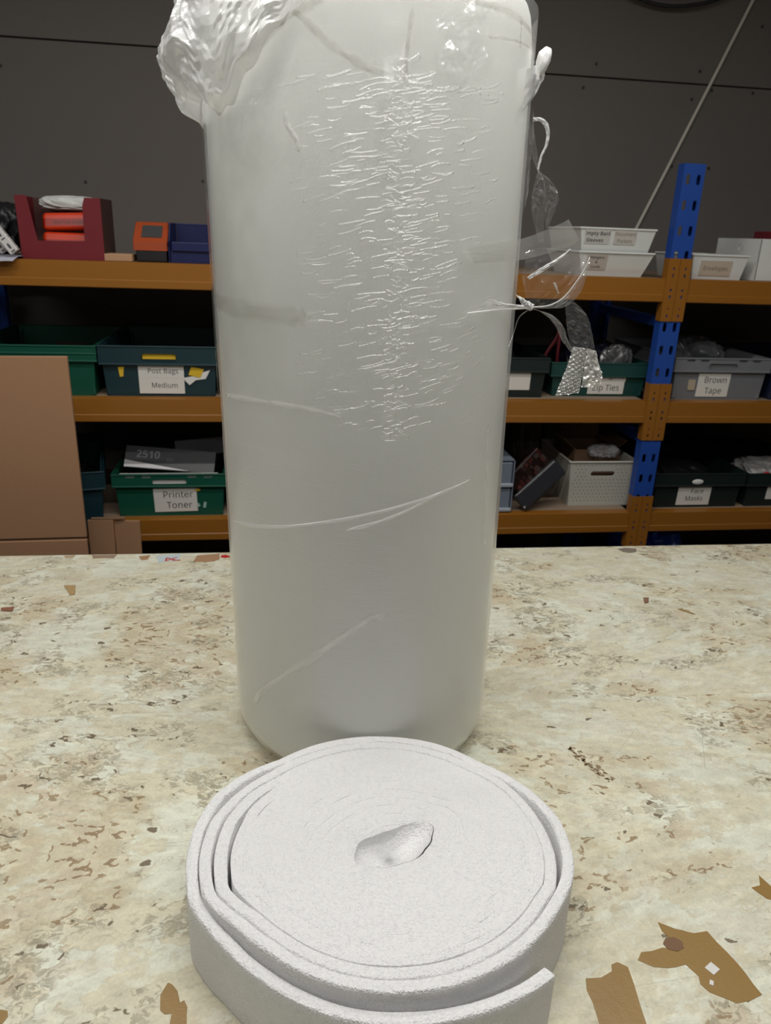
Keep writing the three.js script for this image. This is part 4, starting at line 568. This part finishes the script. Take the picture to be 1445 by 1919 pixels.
  // white trays
  const tray = (lab, x0, x1, top, base, zf, d, taper, mat, name = 'white_tray') => { const w = x1 - x0, h = top - base, t = thing(name, [(x0 + x1) / 2, base, zf - d / 2], lab, 'tray'), an = Math.atan(taper / h), wb = w - 2 * taper, db = d - 2 * taper, th = 0.0025, f = (a, b) => ext(poly([[-b / 2, 0], [b / 2, 0], [a / 2, h], [-a / 2, h]]), th), pl = (g, dd, ry) => g.rotateX(an).translate(0, 0, dd / 2 - th).rotateY(ry);
    part('body', merge(pl(f(w, wb), db, 0), pl(f(w, wb), db, Math.PI), pl(f(d, db), wb, Math.PI / 2), pl(f(d, db), wb, -Math.PI / 2), bx(wb, th, db, 0, th / 2, 0)), mat, t);
    part('rim', merge(rb(w + 0.008, 0.006, 0.006, 0.002, 0, h, d / 2), rb(w + 0.008, 0.006, 0.006, 0.002, 0, h, -d / 2), rb(0.006, 0.006, d, 0.002, w / 2, h, 0), rb(0.006, 0.006, d, 0.002, -w / 2, h, 0)), mat, t); t.userData.f = (y) => [db / 2 + Math.tan(an) * y + 0.0012, an]; return t; };
  const lab = (t, x, y, w, h, txt, o) => { const [z, an] = t.userData.f(y); return label(t, x, y, z, w, h, txt, an, 0, { bg: '#c9c3b9', name: 'paper label', ...o }); };
  const mT = std(C3(0.66, 0.67, 0.65), 0.5);
  const t1 = tray('lower white tray labelled Hangers and Cards in the stack of two', 0.944 * 1.012, 1.19 * 1.012, 1.614, B, -2.43, 0.3, 0.024, mT);
  lab(t1, -0.062, 0.042, 0.068, 0.05, [['Hangers', 0.5, 0.2, 0.24, 1], ['&', 0.5, 0.5, 0.22, 1], ['Cards', 0.5, 0.8, 0.24, 1]], { bg: '#b9b0a8' });
  const t2 = tray('upper white tray with two handwritten labels in the stack of two', 0.94 * 1.012, 1.186 * 1.012, 1.685, 1.6175, -2.43, 0.3, 0.013, mT);
  lab(t2, -0.067, 0.043, 0.082, 0.044, [['Empty Bank', 0.5, 0.28, 0.36, 1], ['Sleeves', 0.42, 0.75, 0.36, 1]], { bg: '#bfbdb8' });
  lab(t2, 0.025, 0.043, 0.072, 0.044, [['Document', 0.5, 0.28, 0.34], ['Pockets', 0.5, 0.75, 0.34]], { bg: '#bfb9b2', ink: '#5a5350' });
  const t3 = tray('small white tray labelled Envelopes right of the blue upright', 1.323 * 1.012, 1.514 * 1.012, 1.617, B, -2.43, 0.26, 0.012, mT);
  lab(t3, -0.01, 0.034, 0.11, 0.048, [['Envelopes', 0.5, 0.5, 0.4]], { bg: '#b8aa9a', ink: '#5b524b' });
  { const z = -2.44, k = z / -2.4, x0 = 1.545 * k, x1 = 1.8 * k, h = 0.13, d = 0.26, t = thing('letter_tray', [(x0 + x1) / 2, B, z - d / 2], 'tall white container with a dark slot in its side', 'container'), w = x1 - x0;
    const sd = poly([[-d / 2, 0], [d / 2, 0], [d / 2, h], [-d / 2, h]]); sd.holes.push(slot(0.02, h * 0.78, 0.03, 0.02));
    part('front_panel', rb(w, h, 0.004, 0.0015, 0, h / 2, d / 2 - 0.002), mT, t); part('back_panel', rb(w, h, 0.004, 0.0015, 0, h / 2, -d / 2 + 0.002), mT, t);
    for (const s of [-1, 1]) part('side_panel', ext(sd, 0.004).rotateY(-Math.PI / 2).translate(s * (w / 2 - 0.002) + 0.002, 0, 0), mT, t); part('base', bx(w - 0.01, 0.004, d - 0.01, 0, 0.002, 0), mT, t);
    const r = thing('red_box', [x0 + 0.155, B + 0.005, z - d / 2], 'dark red box standing in the tall white container', 'box'); part('carton', rb(0.13, 0.15, 0.12, 0.002, 0, 0.075, 0), mRed, r); part('label', bx(0.05, 0.04, 0.001, 0.02, 0.12, 0.0606), mPaper, r); }
  for (const o of [t1, t2, t3]) delete o.userData.f;
}

// ---------------------------------------------------------------- cardboard beside the table, line and cable on the wall
{
  const t = thing('cardboard_sheet', [-0.77, 0.0, -2.13], 'tall folded cardboard sheet standing left between table and rack', 'cardboard'); t.rotation.set(-0.03, 0, 0.010);
  part('upper_panel', rb(0.46, 0.518, 0.014, 0.003, 0, 1.046, 0), mCard, t); part('lower_panel', rb(0.46, 0.781, 0.014, 0.003, 0, 0.391, 0.003), mCard, t);
  part('fold', rb(0.458, 0.006, 0.008, 0.002, 0, 0.784, 0), mCardEdge, t, 'dark fold line');
  const c = thing('folded_card', [-0.5, 0, -2.24], 'low folded card leaning just right of the tall cardboard sheet', 'cardboard'); c.rotation.x = -0.03;
  part('card_panel', rb(0.075, 0.80, 0.008, 0.002, -0.033, 0.40, 0), mCard, c); part('card_panel', rb(0.078, 0.795, 0.008, 0.002).rotateY(-0.12).translate(0.044, 0.3975, -0.004), mCard, c); part('top_edge', rb(0.1, 0.006, 0.012, 0.002, -0.01, 0.803, -0.002), mCardDark, c, 'darker torn top edge');
  const tube = (pts, r, n = 40) => new THREE.TubeGeometry(new THREE.CatmullRomCurve3(pts.map((p) => new THREE.Vector3(...p))), n, r, 8);
  tag(mesh('wall_cord', tube([[1.9, 2.85, -3.071], [1.745, 2.46, -3.072], [1.6, 2.105, -3.073], [1.432, 1.7, -3.073], [1.37, 1.56, -3.07]], 0.0065), std(C3(0.6, 0.56, 0.5), 0.9)), 'thin pale cord running diagonally across the grey wall', 'cord');
  tag(mesh('cable', tube([[1.1, 2.56, -3.06], [1.28, 2.475, -3.05], [1.42, 2.452, -3.05], [1.56, 2.47, -3.05], [1.75, 2.53, -3.06], [2.3, 2.47, -3.06]], 0.007), std(C3(0.02, 0.02, 0.022), 0.5)), 'black cable sagging along the top of the grey wall', 'cable');
}
scene.traverse((o) => { if (o.isMesh) o.castShadow = o.receiveShadow = true; });
renderer.render(scene, camera);
